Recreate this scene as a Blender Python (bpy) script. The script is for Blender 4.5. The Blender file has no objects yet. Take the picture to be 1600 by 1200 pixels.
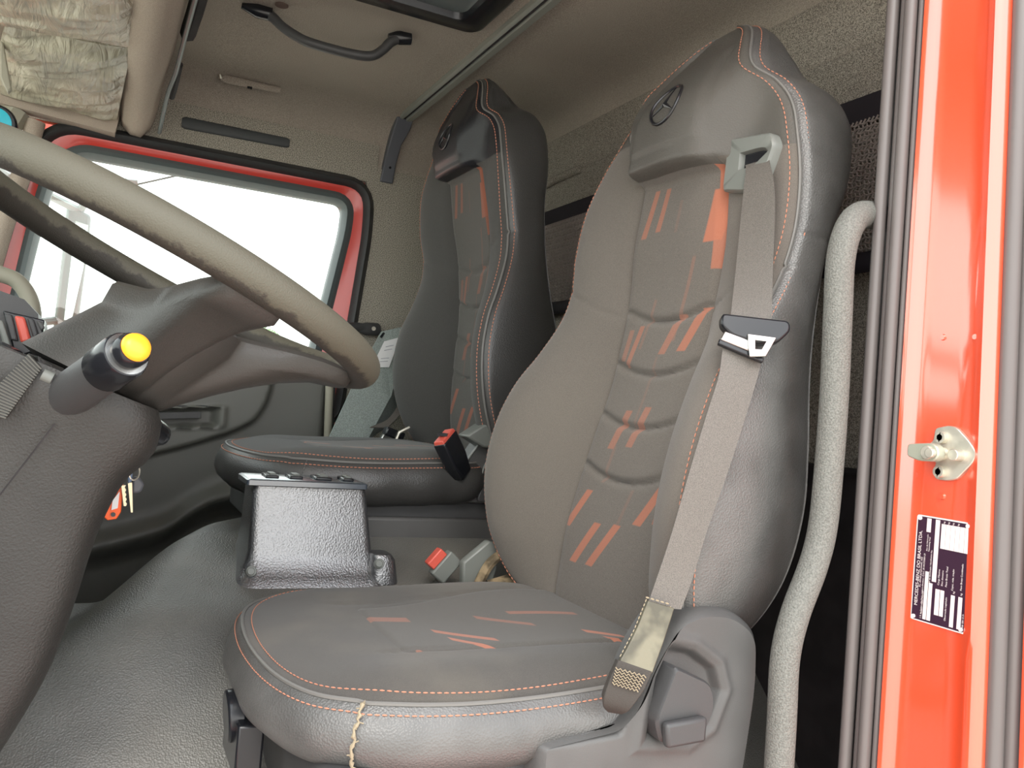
import bpy, bmesh, math, random
from mathutils import Vector, Matrix
random.seed(7)
C = bpy.context.scene.collection
SC = bpy.context.scene
ZC = 2.05                      # height of the viewpoint above the ground
# ------------------------------------------------------------------ camera
# cab frame: X = across the cab towards the passenger, R = towards the rear wall, Z = up
def norm(v): return Vector(v).normalized()
_dx = norm((-644, -15, 1346)); _dr = Vector((2808, 281, 1346)); _dr = (_dr - _dr.dot(_dx)*_dx).normalized(); _dd = _dr.cross(_dx)
if _dd[1] < 0: _dd = -_dd
def W(p): return Vector((p[0], -p[1], p[2] + ZC))
cam = bpy.data.cameras.new('camera'); co = bpy.data.objects.new('camera', cam); C.objects.link(co)
right = Vector((_dx[0], -_dr[0], -_dd[0])); down = Vector((_dx[1], -_dr[1], -_dd[1])); fwd = Vector((_dx[2], -_dr[2], -_dd[2]))
M = Matrix((right, -down, -fwd)).transposed().to_4x4(); M.translation = W((0, 0, 0))
co.matrix_world = M
cam.sensor_width = 36; cam.lens = 36*1346/1600; cam.clip_start = .02; cam.clip_end = 500
SC.camera = co
# ------------------------------------------------------------------ light
world = bpy.data.worlds.new('sky'); SC.world = world; world.use_nodes = True
wn = world.node_tree; wn.nodes.clear()
wo = wn.nodes.new('ShaderNodeOutputWorld'); wb = wn.nodes.new('ShaderNodeBackground')
wg = wn.nodes.new('ShaderNodeTexCoord'); ws = wn.nodes.new('ShaderNodeSeparateXYZ'); wr = wn.nodes.new('ShaderNodeValToRGB')
wn.links.new(wg.outputs['Generated'], ws.inputs[0]); wn.links.new(ws.outputs['Z'], wr.inputs[0]); wn.links.new(wr.outputs[0], wb.inputs[0]); wn.links.new(wb.outputs[0], wo.inputs[0])
wr.color_ramp.elements[0].position = .0; wr.color_ramp.elements[0].color = (1, .985, .95, 1)
wr.color_ramp.elements[1].position = .9; wr.color_ramp.elements[1].color = (.86, .92, 1, 1)
wb.inputs[1].default_value = 3.4
sun = bpy.data.lights.new('sun', 'SUN'); sun.energy = 1.6; sun.angle = math.radians(25); sun.color = (1, .93, .82)
so = bpy.data.objects.new('sun', sun); C.objects.link(so)
_sd = Vector((1.0, -.55, -1.15))
so.rotation_euler = _sd.to_track_quat('-Z', 'Y').to_euler(); so.location = (-3, 3, 8)
SC.view_settings.view_transform = 'Standard'; SC.view_settings.look = 'None'
SC.cycles.diffuse_bounces = 8; SC.cycles.use_denoising = True; SC.cycles.max_bounces = 14
SC.view_settings.exposure = 0.15; SC.view_settings.gamma = 1; SC.view_settings.use_curve_mapping = False

# ------------------------------------------------------------------ helpers
def lerp(a, b, t): return a + (b-a)*t
def clamp(x, a=0., b=1.): return max(a, min(b, x))
def sm(x, a, b):
    t = clamp((x-a)/(b-a)); return t*t*(3-2*t)
def interp(tab, x, k):
    """smooth interpolation of column k of a table sorted by column 0"""
    n = len(tab)
    if x <= tab[0][0]: return tab[0][k]
    if x >= tab[-1][0]: return tab[-1][k]
    for i in range(n-1):
        if tab[i][0] <= x <= tab[i+1][0]:
            x0, x1 = tab[i][0], tab[i+1][0]; t = (x-x0)/(x1-x0)
            p1, p2 = tab[i][k], tab[i+1][k]
            m1 = (p2-tab[i-1][k])/(x1-tab[i-1][0]) if i > 0 else (p2-p1)/(x1-x0)
            m2 = (tab[i+2][k]-p1)/(tab[i+2][0]-x0) if i+2 < n else (p2-p1)/(x1-x0)
            h = x1-x0; t2 = t*t; t3 = t2*t
            return (2*t3-3*t2+1)*p1+(t3-2*t2+t)*h*m1+(-2*t3+3*t2)*p2+(t3-t2)*h*m2
def spline(pts, n=8, closed=False):
    pts = [Vector(p) for p in pts]; out = []; N = len(pts)
    rng = range(N) if closed else range(N-1)
    for i in rng:
        p0 = pts[(i-1) % N] if (closed or i > 0) else pts[0]*2-pts[1]
        p1 = pts[i]; p2 = pts[(i+1) % N]
        p3 = pts[(i+2) % N] if (closed or i+2 < N) else p2*2-p1
        for j in range(n):
            t = j/n
            out.append(.5*((2*p1)+(p2-p0)*t+(2*p0-5*p1+4*p2-p3)*t*t+(3*p1-p0-3*p2+p3)*t**3))
    if not closed: out.append(pts[-1])
    return out

class MB:
    """collects vertices (cab frame), faces and uvs"""
    def __init__(s): s.v = []; s.f = []; s.uv = {}; s.m = []
    def add(s, vs, fs, uvs=None, mi=0):
        o = len(s.v); s.v += [Vector(p) for p in vs]
        for i, f in enumerate(fs):
            if uvs: s.uv[len(s.f)] = uvs[i]
            s.f.append([k+o for k in f]); s.m.append(mi)
        return s
    def grid(s, rows, closed=False, uv=None, cap=False, mi=0):
        R = len(rows); n = len(rows[0]); vs = [p for r in rows for p in r]; fs = []; us = []
        for i in range(R-1):
            for j in range(n if closed else n-1):
                k = (j+1) % n; fs.append((i*n+j, i*n+k, (i+1)*n+k, (i+1)*n+j))
                if uv: us.append((uv[i][j], uv[i][k if not closed else j+1], uv[i+1][k if not closed else j+1], uv[i+1][j]))
        if cap:
            fs.append(tuple(range(n))[::-1]); fs.append(tuple((R-1)*n+j for j in range(n)))
            if uv: us += [tuple((0, 0) for _ in range(n))]*2
        return s.add(vs, fs, us if uv else None, mi)
    def tube(s, path, r, seg=10, closed=False, cap=True, flat=1., up=None):
        path = [Vector(p) for p in path]; N = len(path); rows = []; uvs = []; L = 0
        t0 = (path[1]-path[0]).normalized(); a = Vector(up) if up else (Vector((0, 0, 1)) if abs(t0.z) < .9 else Vector((1, 0, 0)))
        nrm = (a - a.dot(t0)*t0).normalized()
        for i, p in enumerate(path):
            if closed: t = path[(i+1) % N]-path[i-1]
            elif i == 0: t = path[1]-path[0]
            elif i == N-1: t = path[-1]-path[-2]
            else: t = path[i+1]-path[i-1]
            t.normalize(); nrm = (nrm-nrm.dot(t)*t).normalized(); b = t.cross(nrm)
            rr = r[i] if isinstance(r, (list, tuple)) else r
            if i: L += (path[i]-path[i-1]).length
            rows.append([p+rr*(math.cos(2*math.pi*j/seg)*nrm+flat*math.sin(2*math.pi*j/seg)*b) for j in range(seg)])
            uvs.append([(L, j/seg) for j in range(seg+1)])
        if closed: rows.append(rows[0]); uvs.append([(L+.01, j/seg) for j in range(seg+1)])
        return s.grid(rows, closed=True, uv=uvs, cap=cap and not closed)
    def box(s, c, d, rot=None):
        c = Vector(c); hx, hy, hz = d[0]/2, d[1]/2, d[2]/2
        vs = [Vector((x, y, z)) for x in (-hx, hx) for y in (-hy, hy) for z in (-hz, hz)]
        if rot is not None: vs = [rot @ v for v in vs]
        return s.add([c+v for v in vs], [(0, 1, 3, 2), (4, 6, 7, 5), (0, 4, 5, 1), (2, 3, 7, 6), (0, 2, 6, 4), (1, 5, 7, 3)])
    def prism(s, outline, off):
        """outline: closed 3-D polygon; off: extrusion vector"""
        o = [Vector(p) for p in outline]; off = Vector(off); n = len(o)
        fs = [tuple(range(n)), tuple(range(n, 2*n))[::-1]]+[(i, i+n, (i+1) % n+n, (i+1) % n) for i in range(n)]
        return s.add(o+[p+off for p in o], fs)
    def cyl(s, c, axis, r, h, seg=24, r2=None):
        c = Vector(c); a = Vector(axis).normalized()
        return s.tube([c-a*h/2, c+a*h/2], [r, r if r2 is None else r2], seg)

def obj(name, mb, mats, parent=None, bevel=0., bseg=2, smooth=True, angle=40, sub=0, recalc=True):
    """link ONE mesh object; its origin is the middle of its own box"""
    vs = [W(p) for p in mb.v]
    lo = Vector((min(v.x for v in vs), min(v.y for v in vs), min(v.z for v in vs))); hi = Vector((max(v.x for v in vs), max(v.y for v in vs), max(v.z for v in vs)))
    c = (lo+hi)/2
    if parent is None: c.z = lo.z
    me = bpy.data.meshes.new(name); me.from_pydata([v-c for v in vs], [], mb.f)
    if mb.uv:
        ul = me.uv_layers.new(name='UVMap')
        for p in me.polygons:
            if p.index in mb.uv:
                for k, li in enumerate(p.loop_indices): ul.data[li].uv = mb.uv[p.index][k]
    if not isinstance(mats, (list, tuple)): mats = [mats]
    for m in mats: me.materials.append(m)
    for p in me.polygons: p.material_index = mb.m[p.index]
    bm = bmesh.new(); bm.from_mesh(me)
    bmesh.ops.remove_doubles(bm, verts=bm.verts, dist=1e-6)
    if recalc: bmesh.ops.recalc_face_normals(bm, faces=bm.faces)
    bm.to_mesh(me); bm.free()
    o = bpy.data.objects.new(name, me); C.objects.link(o)
    if smooth:
        for p in me.polygons: p.use_smooth = True
        try: me.set_sharp_from_angle(angle=math.radians(angle))
        except Exception: pass
    if bevel:
        b = o.modifiers.new('bevel', 'BEVEL'); b.width = bevel; b.segments = bseg; b.limit_method = 'ANGLE'; b.angle_limit = math.radians(35)
        b.harden_normals = False
        for p in me.polygons: p.use_smooth = True
        me.set_sharp_from_angle(angle=math.radians(75))
    if sub:
        b = o.modifiers.new('sub', 'SUBSURF'); b.levels = sub; b.render_levels = sub
    o['wc'] = list(c)
    if parent is not None:
        o.parent = parent; o.location = c-Vector(parent['wc'])
    else: o.location = c
    return o
def tag(o, label=None, cat=None, group=None, kind=None):
    if label: o['label'] = label
    if cat: o['category'] = cat
    if group: o['group'] = group
    if kind: o['kind'] = kind
    return o
def thing(name, label, cat, p, group=None, kind=None):
    o = bpy.data.objects.new(name, None); C.objects.link(o); c = W(p); o['wc'] = list(c); o.location = c; o.empty_display_size = .05
    return tag(o, label, cat, group, kind)

# ------------------------------------------------------------------ materials
def srgb(r, g, b):
    f = lambda c: c/12.92 if c <= .04045 else ((c+.055)/1.055)**2.4
    return (f(r/255), f(g/255), f(b/255), 1)
def mat(name, col, rough=.6, metal=0., coat=0., noise=None, bump=None, sheen=0., emit=None, spec=.5, voro=None, stain=None):
    """noise=(scale, dark factor, light factor); bump=(scale, strength)"""
    m = bpy.data.materials.new(name); m.use_nodes = True; nt = m.node_tree; b = nt.nodes['Principled BSDF']; L = nt.links.new
    b.inputs['Base Color'].default_value = col; b.inputs['Roughness'].default_value = rough; b.inputs['Metallic'].default_value = metal
    b.inputs['Coat Weight'].default_value = coat; b.inputs['Coat Roughness'].default_value = .12; b.inputs['Specular IOR Level'].default_value = spec
    if sheen: b.inputs['Sheen Weight'].default_value = sheen; b.inputs['Sheen Roughness'].default_value = .5
    if emit: b.inputs['Emission Color'].default_value = emit[0]; b.inputs['Emission Strength'].default_value = emit[1]
    tc = nt.nodes.new('ShaderNodeTexCoord')
    out = None
    if noise:
        n = nt.nodes.new('ShaderNodeTexNoise'); n.inputs['Scale'].default_value = noise[0]; n.inputs['Detail'].default_value = 2; L(tc.outputs['Object'], n.inputs['Vector'])
        r = nt.nodes.new('ShaderNodeValToRGB'); r.color_ramp.elements[0].position = .38; r.color_ramp.elements[1].position = .62
        r.color_ramp.elements[0].color = tuple(c*noise[1] for c in col[:3])+(1,); r.color_ramp.elements[1].color = tuple(min(1, c*noise[2]) for c in col[:3])+(1,)
        L(n.outputs['Fac'], r.inputs[0]); out = r.outputs[0]
    if stain:   # (scale, colour, amount)
        n = nt.nodes.new('ShaderNodeTexNoise'); n.inputs['Scale'].default_value = stain[0]; n.inputs['Detail'].default_value = 5; L(tc.outputs['Object'], n.inputs['Vector'])
        r = nt.nodes.new('ShaderNodeMapRange'); r.inputs[1].default_value = .45; r.inputs[2].default_value = .75; r.inputs[4].default_value = stain[2]; L(n.outputs['Fac'], r.inputs[0])
        mx = nt.nodes.new('ShaderNodeMix'); mx.data_type = 'RGBA'; L(r.outputs[0], mx.inputs[0]); mx.inputs[7].default_value = stain[1]
        if out: L(out, mx.inputs[6])
        else: mx.inputs[6].default_value = col
        out = mx.outputs[2]
    if out: L(out, b.inputs['Base Color'])
    if bump:
        if voro:
            n = nt.nodes.new('ShaderNodeTexVoronoi'); n.inputs['Scale'].default_value = bump[0]; L(tc.outputs['Object'], n.inputs['Vector']); src = n.outputs['Distance']
        else:
            n = nt.nodes.new('ShaderNodeTexNoise'); n.inputs['Scale'].default_value = bump[0]; n.inputs['Detail'].default_value = 3; L(tc.outputs['Object'], n.inputs['Vector']); src = n.outputs['Fac']
        bp = nt.nodes.new('ShaderNodeBump'); bp.inputs['Strength'].default_value = bump[1]; bp.inputs['Distance'].default_value = .002
        L(src, bp.inputs['Height']); L(bp.outputs[0], b.inputs['Normal'])
    return m
def math_node(nt, op, a, b=None):
    n = nt.nodes.new('ShaderNodeMath'); n.operation = op
    for i, x in enumerate((a, b)):
        if x is None: continue
        if isinstance(x, (int, float)): n.inputs[i].default_value = x
        else: nt.links.new(x, n.inputs[i])
    return n.outputs[0]
def stripe_mat(name, base, stripes, orange):
    """fabric with printed slanted bars; stripes = (u0,v0,u1,v1,width,strength) in UV"""
    m = mat(name, base, .92, noise=(1400, .75, 1.3), bump=(1800, .25), sheen=.15)
    nt = m.node_tree; L = nt.links.new; b = nt.nodes['Principled BSDF']
    uv = nt.nodes.new('ShaderNodeUVMap'); sp = nt.nodes.new('ShaderNodeSeparateXYZ'); L(uv.outputs[0], sp.inputs[0]); U, V = sp.outputs[0], sp.outputs[1]
    tot = None
    for (u0, v0, u1, v1, w, st) in stripes:
        sl = (u1-u0)/(v1-v0)                        # u = u0 + sl (v - v0)
        d = math_node(nt, 'SUBTRACT', U, math_node(nt, 'MULTIPLY_ADD', V, sl))
        d.node.inputs[1].default_value = 0
        ma = nt.nodes.new('ShaderNodeMath'); ma.operation = 'MULTIPLY_ADD'; L(V, ma.inputs[0]); ma.inputs[1].default_value = sl; ma.inputs[2].default_value = u0-sl*v0
        d = math_node(nt, 'ABSOLUTE', math_node(nt, 'SUBTRACT', U, ma.outputs[0]))
        c1 = nt.nodes.new('ShaderNodeMapRange'); L(d, c1.inputs[0]); c1.inputs[1].default_value = w/2-.02*w; c1.inputs[2].default_value = w/2+.08*w; c1.inputs[3].default_value = 1; c1.inputs[4].default_value = 0
        lo, hi = min(v0, v1), max(v0, v1); e = (hi-lo)*.03
        c2 = nt.nodes.new('ShaderNodeMapRange'); L(V, c2.inputs[0]); c2.inputs[1].default_value = lo; c2.inputs[2].default_value = lo+e
        c3 = nt.nodes.new('ShaderNodeMapRange'); L(V, c3.inputs[0]); c3.inputs[1].default_value = hi-e; c3.inputs[2].default_value = hi; c3.inputs[3].default_value = 1; c3.inputs[4].default_value = 0
        k = math_node(nt, 'MULTIPLY', math_node(nt, 'MULTIPLY', c1.outputs[0], c2.outputs[0]), math_node(nt, 'MULTIPLY', c3.outputs[0], st))
        tot = k if tot is None else math_node(nt, 'MAXIMUM', tot, k)
    mx = nt.nodes.new('ShaderNodeMix'); mx.data_type = 'RGBA'
    src = b.inputs['Base Color'].links[0].from_socket
    L(tot, mx.inputs[0]); L(src, mx.inputs[6]); mx.inputs[7].default_value = orange; L(mx.outputs[2], b.inputs['Base Color'])
    return m

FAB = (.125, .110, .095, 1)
BARS = [(-.76, .288, -.57, .365, .11, .55), (-.45, .296, -.28, .364, .11, .55), (.80, .266, .98, .345, .30, .9), (.93, .225, .93, .30, .16, .7), (.96, .3, .96, .384, .10, .85),
        (-.78, .091, -.73, .143, .1, .35), (-.66, .081, -.5, .149, .1, .5), (.1, .101, .4, .163, .15, .5), (.51, .105, .88, .171, .17, .7),
        (-.45, -.048, -.28, .015, .14, .5), (-.06, -.042, .13, .022, .14, .5), (-.92, -.176, -.61, -.113, .13, .8), (.52, -.148, .94, -.084, .16, .8), (.89, -.14, .98, -.103, .12, .6),
        (-.63, -.227, -.25, -.158, .14, .8), (-.27, -.224, .16, -.153, .14, .8), (-.45, .11, -.3, .19, .06, .18), (.3, .12, .5, .25, .07, .22), (-.4, -.1, -.35, -.04, .06, .15), (.9, -.068, .98, -.02, .12, .3), (-.1, -.02, .02, .1, .05, .12), (.0, .29, .1, .34, .07, .1), (.1, -.17, .3, -.1, .06, .12)]
M_ = {}
M_['panel'] = stripe_mat('striped_fabric', FAB, [(*q[:5], q[5]*.78) for q in BARS], (.50, .15, .075, 1))
CB = [(1.107, .347, 1.101, .403), (1.044, .414, .978, .478), (1.002, .421, .922, .475), (.942, .345, .92, .36), (.958, .362, .912, .412), (1.098, .496, 1.033, .558), (1.103, .548, 1.075, .647), (.985, .605, .95, .647), (.948, .615, .919, .64)]
M_['panel_dark'] = stripe_mat('shaded_striped_fabric', (.075, .070, .062, 1), [(*q[:5], q[5]*.8) for q in BARS], (.36, .10, .05, 1))  # passenger copy of the fabric, shade of the far corner put into its colour
M_['insert'] = stripe_mat('striped_seat_fabric', (.085, .078, .069, 1), [(a-1.08, b, c-1.08, d, w_, s_) for (a, b, c, d), w_, s_ in zip(CB, [.02, .016, .016, .02, .014, .016, .014, .016, .014], [.45, .8, .9, .9, .5, .45, .5, .9, .9])], (.42, .15, .09, 1))
M_['fabric'] = mat('grey_seat_fabric', FAB, .93, noise=(1500, .8, 1.25), bump=(1800, .25), sheen=.15, stain=(6, (.15, .135, .11, 1), .35))
M_['cushfab'] = mat('worn_cushion_fabric', (.068, .062, .055, 1), .93, noise=(1500, .8, 1.25), bump=(1800, .25), sheen=.15, stain=(7, (.16, .14, .11, 1), .5))
M_['leather'] = mat('dark_leatherette', (.100, .098, .094, 1), .36, bump=(420, .28), voro=True, noise=(12, .85, 1.2), spec=.6)
M_['headleather'] = mat('headrest_leatherette', (.088, .082, .072, 1), .52, bump=(420, .2), voro=True)
M_['fabric_dark'] = mat('shaded_seat_fabric', (.060, .058, .054, 1), .93, noise=(1500, .8, 1.25), bump=(1800, .25), sheen=.1)  # seat fabric darkened for the passenger side, its shade mixed into the colour
M_['leather_dark'] = mat('clean_shaded_leatherette', (.052, .051, .049, 1), .34, bump=(420, .2), voro=True, spec=.6)  # less worn than the driver's, and the far seat's shade painted in
M_['head_dark'] = mat('clean_shaded_headrest_leatherette', (.016, .016, .019, 1), .42, bump=(420, .15), voro=True)  # near-black headrest: unworn leather plus far-side shade painted into the colour
M_['piping'] = mat('grey_piping', (.16, .155, .145, 1), .5)
M_['stitch'] = mat('orange_thread', (.52, .22, .14, 1), .8)
M_['cream'] = mat('frayed_cream_thread', (.30, .25, .17, 1), .9)
M_['emblem'] = mat('dark_emblem', (.012, .012, .015, 1), .3, spec=.7)
M_['plastic'] = mat('black_plastic', (.055, .055, .056, 1), .48, bump=(900, .15))
M_['plastic_g'] = mat('charcoal_plastic', (.085, .084, .082, 1), .5, bump=(900, .15), noise=(9, .9, 1.15))
M_['gloss'] = mat('gloss_black_plastic', (.012, .013, .016, 1), .22)
M_['guide'] = mat('grey_plastic_guide', (.16, .17, .155, 1), .4)
M_['belt'] = mat('grey_belt_webbing', (.125, .113, .100, 1), .6, bump=(1300, .4), noise=(900, .78, 1.2))
M_['beltpatch'] = mat('worn_belt_sleeve', (.12, .11, .075, 1), .3, noise=(40, .6, 1.4), bump=(200, .2))
M_['chrome'] = mat('polished_metal', (.50, .50, .48, 1), .25, metal=1)
M_['steel'] = mat('zinc_plated_steel', (.66, .63, .54, 1), .42, metal=.75, noise=(60, .85, 1.1))
M_['red_door'] = mat('red_door_paint', (.62, .045, .03, 1), .35, coat=.6)
M_['head'] = mat('beige_grey_headliner', (.36, .315, .265, 1), .95, noise=(700, .68, 1.32), bump=(700, .3), stain=(2.5, (.25, .22, .19, 1), .35))
M_['beam'] = mat('beige_front_headliner', (.40, .33, .27, 1), .95, noise=(800, .82, 1.18), bump=(700, .25))
M_['carpet'] = mat('speckled_carpet_lining', (.33, .305, .255, 1), .95, noise=(480, .35, 1.6), bump=(500, .4))
M_['carpet_r'] = mat('speckled_rear_lining', (.32, .29, .245, 1), .95, noise=(520, .45, 1.5), bump=(500, .4))
M_['dark_lower'] = mat('black_rear_panel', (.022, .019, .02, 1), .85, noise=(20, .8, 1.3))
M_['rail'] = mat('grey_green_aluminium', (.34, .35, .31, 1), .45, metal=.4)
M_['bracket'] = mat('slate_plastic', (.10, .105, .12, 1), .5)
M_['net'] = mat('brown_mesh_cord', (.36, .31, .28, 1), .85)
M_['netband'] = mat('dark_elastic_band', (.02, .016, .022, 1), .8)
M_['red'] = mat('red_body_paint', (.80, .085, .03, 1), .30, coat=1., bump=(25, .02))
M_['red'].node_tree.nodes['Principled BSDF'].inputs['Coat IOR'].default_value = 2.05
M_['rubber'] = mat('grey_rubber_seal', (.13, .115, .11, 1), .42, spec=.6)
M_['rubber_d'] = mat('dark_rubber_seal', (.035, .036, .037, 1), .5)
M_['seal_t'] = mat('window_rubber', (.09, .11, .11, 1), .4)
M_['vinyl'] = mat('grey_floor_vinyl', (.15, .15, .14, 1), .40, bump=(400, .5), voro=True, noise=(6, .85, 1.2), stain=(4, (.21, .19, .16, 1), .5))
M_['console'] = mat('grained_black_leather', (.045, .046, .05, 1), .3, bump=(330, .55), noise=(8, .9, 1.1), spec=.8)
M_['switch'] = mat('blue_grey_switch_plate', (.05, .065, .085, 1), .25)
M_['tube'] = mat('textured_grey_rubber_tube', (.17, .172, .155, 1), .7, bump=(520, .9), noise=(500, .75, 1.15))
M_['column'] = mat('column_shroud_plastic', (.022, .021, .019, 1), .5, bump=(420, .45), noise=(7, .85, 1.25))
M_['hub'] = mat('wheel_hub_plastic', (.040, .037, .033, 1), .5, bump=(500, .25), noise=(8, .9, 1.2))
M_['amber'] = mat('lit_amber_button', (.9, .3, .02, 1), .35, emit=((1, .33, .02, 1), .9))
M_['white'] = mat('white_paper', (.8, .8, .8, 1), .5)
M_['ink'] = mat('faint_print', (.35, .35, .4, 1), .6)
M_['cover'] = mat('pale_grey_fibre_panel', (.27, .31, .29, 1), .8, noise=(400, .8, 1.2), bump=(400, .2))
M_['buckle_r'] = mat('red_buckle_plastic', (.62, .10, .07, 1), .35)
M_['tag_o'] = mat('orange_tag_plastic', (.95, .12, .01, 1), .4)
M_['brass'] = mat('brass_key', (.55, .47, .33, 1), .3, metal=.9)
M_['plate'] = mat('purple_black_plate', (.035, .012, .03, 1), .4)
M_['print'] = mat('silver_print', (.85, .78, .76, 1), .5)
M_['beige'] = mat('beige_plastic_trim', (.36, .34, .27, 1), .6)
M_['cyan'] = mat('cyan_lens', (.01, .42, .55, 1), .12, spec=.8)
M_['foliage'] = mat('pale_green_leaves', (.22, .36, .12, 1), .8, noise=(2, .6, 1.3))
M_['bark'] = mat('brown_bark', (.1, .07, .05, 1), .9)
M_['ground'] = mat('dusty_concrete_ground', (.58, .52, .45, 1), .9, noise=(3, .85, 1.15))
M_['dirt'] = mat('dusty_brown_foam', (.16, .12, .07, 1), .9, noise=(60, .5, 1.6))
M_['teal'] = mat('teal_handle', (.2, .32, .31, 1), .5)
for k_, ior in (('console', 2.3), ('switch', 2.0)):
    b_ = M_[k_].node_tree.nodes['Principled BSDF']; b_.inputs['Coat Weight'].default_value = 1; b_.inputs['Coat IOR'].default_value = ior; b_.inputs['Coat Roughness'].default_value = .25
    for l_ in list(M_[k_].node_tree.links):
        if l_.to_node == b_ and l_.to_socket.name == 'Normal': M_[k_].node_tree.links.new(l_.from_socket, b_.inputs['Coat Normal'])
# wrinkled plastic film
def film():
    m = mat('wrinkled_plastic_film', (.40, .37, .28, 1), .30, noise=(14, .75, 1.25), spec=.7, stain=(5, (.36, .25, .2, 1), .6)); nt = m.node_tree; L = nt.links.new; b = nt.nodes['Principled BSDF']
    tc = nt.nodes.new('ShaderNodeTexCoord'); mp = nt.nodes.new('ShaderNodeMapping'); mp.inputs['Scale'].default_value = (3, 14, 6); mp.inputs['Rotation'].default_value = (0, 0, .5)
    n = nt.nodes.new('ShaderNodeTexNoise'); n.inputs['Scale'].default_value = 1.8; n.inputs['Detail'].default_value = 6; n.inputs['Distortion'].default_value = 1.2
    L(tc.outputs['Object'], mp.inputs[0]); L(mp.outputs[0], n.inputs['Vector'])
    bp = nt.nodes.new('ShaderNodeBump'); bp.inputs['Strength'].default_value = 1.; bp.inputs['Distance'].default_value = .02; L(n.outputs['Fac'], bp.inputs['Height']); L(bp.outputs[0], b.inputs['Normal'])
    return m
M_['film'] = film()
# worn steering wheel rim: dusty outer face, dark grip side (worn by hands, follows the tube)
def rim_mat():
    m = mat('worn_wheel_rim', (.30, .27, .205, 1), .62, bump=(600, .35)); nt = m.node_tree; L = nt.links.new; b = nt.nodes['Principled BSDF']
    uv = nt.nodes.new('ShaderNodeUVMap'); sp = nt.nodes.new('ShaderNodeSeparateXYZ'); L(uv.outputs[0], sp.inputs[0])
    tc = nt.nodes.new('ShaderNodeTexCoord'); n = nt.nodes.new('ShaderNodeTexNoise'); n.inputs['Scale'].default_value = 38; n.inputs['Detail'].default_value = 8; n.inputs['Roughness'].default_value = .75; L(tc.outputs['Object'], n.inputs['Vector'])
    n2 = nt.nodes.new('ShaderNodeTexNoise'); n2.inputs['Scale'].default_value = 6; L(tc.outputs['Object'], n2.inputs['Vector'])
    # v: 0 = normal direction of wheel, .5 = underside
    c = math_node(nt, 'COSINE', math_node(nt, 'MULTIPLY', math_node(nt, 'SUBTRACT', sp.outputs[1], .09), 6.2832))
    s = math_node(nt, 'ADD', c, math_node(nt, 'MULTIPLY', math_node(nt, 'SUBTRACT', n.outputs['Fac'], .5), 1.8))
    s = math_node(nt, 'ADD', s, math_node(nt, 'MULTIPLY', math_node(nt, 'SUBTRACT', n2.outputs['Fac'], .5), 1.2))
    r = nt.nodes.new('ShaderNodeMapRange'); L(s, r.inputs[0]); r.inputs[1].default_value = -.45; r.inputs[2].default_value = -.2
    mx = nt.nodes.new('ShaderNodeMix'); mx.data_type = 'RGBA'; L(r.outputs[0], mx.inputs[0]); mx.inputs[6].default_value = (.035, .031, .025, 1); mx.inputs[7].default_value = (.088, .082, .060, 1)
    L(mx.outputs[2], b.inputs['Base Color']); return m
M_['rim'] = rim_mat()
def glass():
    m = bpy.data.materials.new('window_glass'); m.use_nodes = True; nt = m.node_tree; nt.nodes.clear(); L = nt.links.new
    o = nt.nodes.new('ShaderNodeOutputMaterial'); t = nt.nodes.new('ShaderNodeBsdfTransparent'); g = nt.nodes.new('ShaderNodeBsdfGlossy'); x = nt.nodes.new('ShaderNodeMixShader')
    t.inputs[0].default_value = (.93, .97, .95, 1); g.inputs['Roughness'].default_value = .02; x.inputs[0].default_value = .06
    L(t.outputs[0], x.inputs[1]); L(g.outputs[0], x.inputs[2]); L(x.outputs[0], o.inputs[0]); return m
M_['glass'] = glass()

# ================================================================== SETTING
def struct(name, mb, m, parent=None, **k):
    o = obj(name, mb, m, parent, **k)
    if parent is None: o['kind'] = 'structure'
    return o
XD = 2.42                                   # passenger door plane
CEIL = .81
# ---- ground outside
g = MB(); g.box((10, 0, -ZC-.05), (80, 80, .1)); struct('floor_outside', g, M_['ground'])
# ---- ceiling: flat roof lining, coved at the passenger side, folding down into the rear wall
def roof_prof(R):
    pts = [(-.02, .80), (.10, CEIL), (.9, CEIL), (1.04, CEIL-.006), (1.085, .775), (1.10, .72), (1.105, .665), (1.12, .62), (1.125, .575)]
    return interp([(a, b) for a, b in pts], R, 1)
rows = []
Rs = [-.06, 0, .05, .1, .2, .3, .4, .5, .6, .7, .8, .9, .98, 1.03, 1.055, 1.07, 1.08, 1.087, 1.093]
Xs = [.66+i*.05 for i in range(31)]+[2.2, 2.25, 2.30, 2.33, 2.35, 2.37, 2.385, 2.4, 2.41, 2.4155, 2.4185, 2.42, 2.421]
def cove(X):
    t = clamp((X-2.30)/(2.42-2.30)); return -.10*(1-math.sqrt(max(0, 1-t**2.2)))-.07*(t > .999)
for R in Rs: rows.append([(X, R, roof_prof(R)+cove(X) if R < 1.05 else roof_prof(R)+cove(X)*.9) for X in Xs])
g = MB(); g.grid(rows)
g2 = []
o = struct('ceiling', g, M_['head'], recalc=False)
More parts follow.
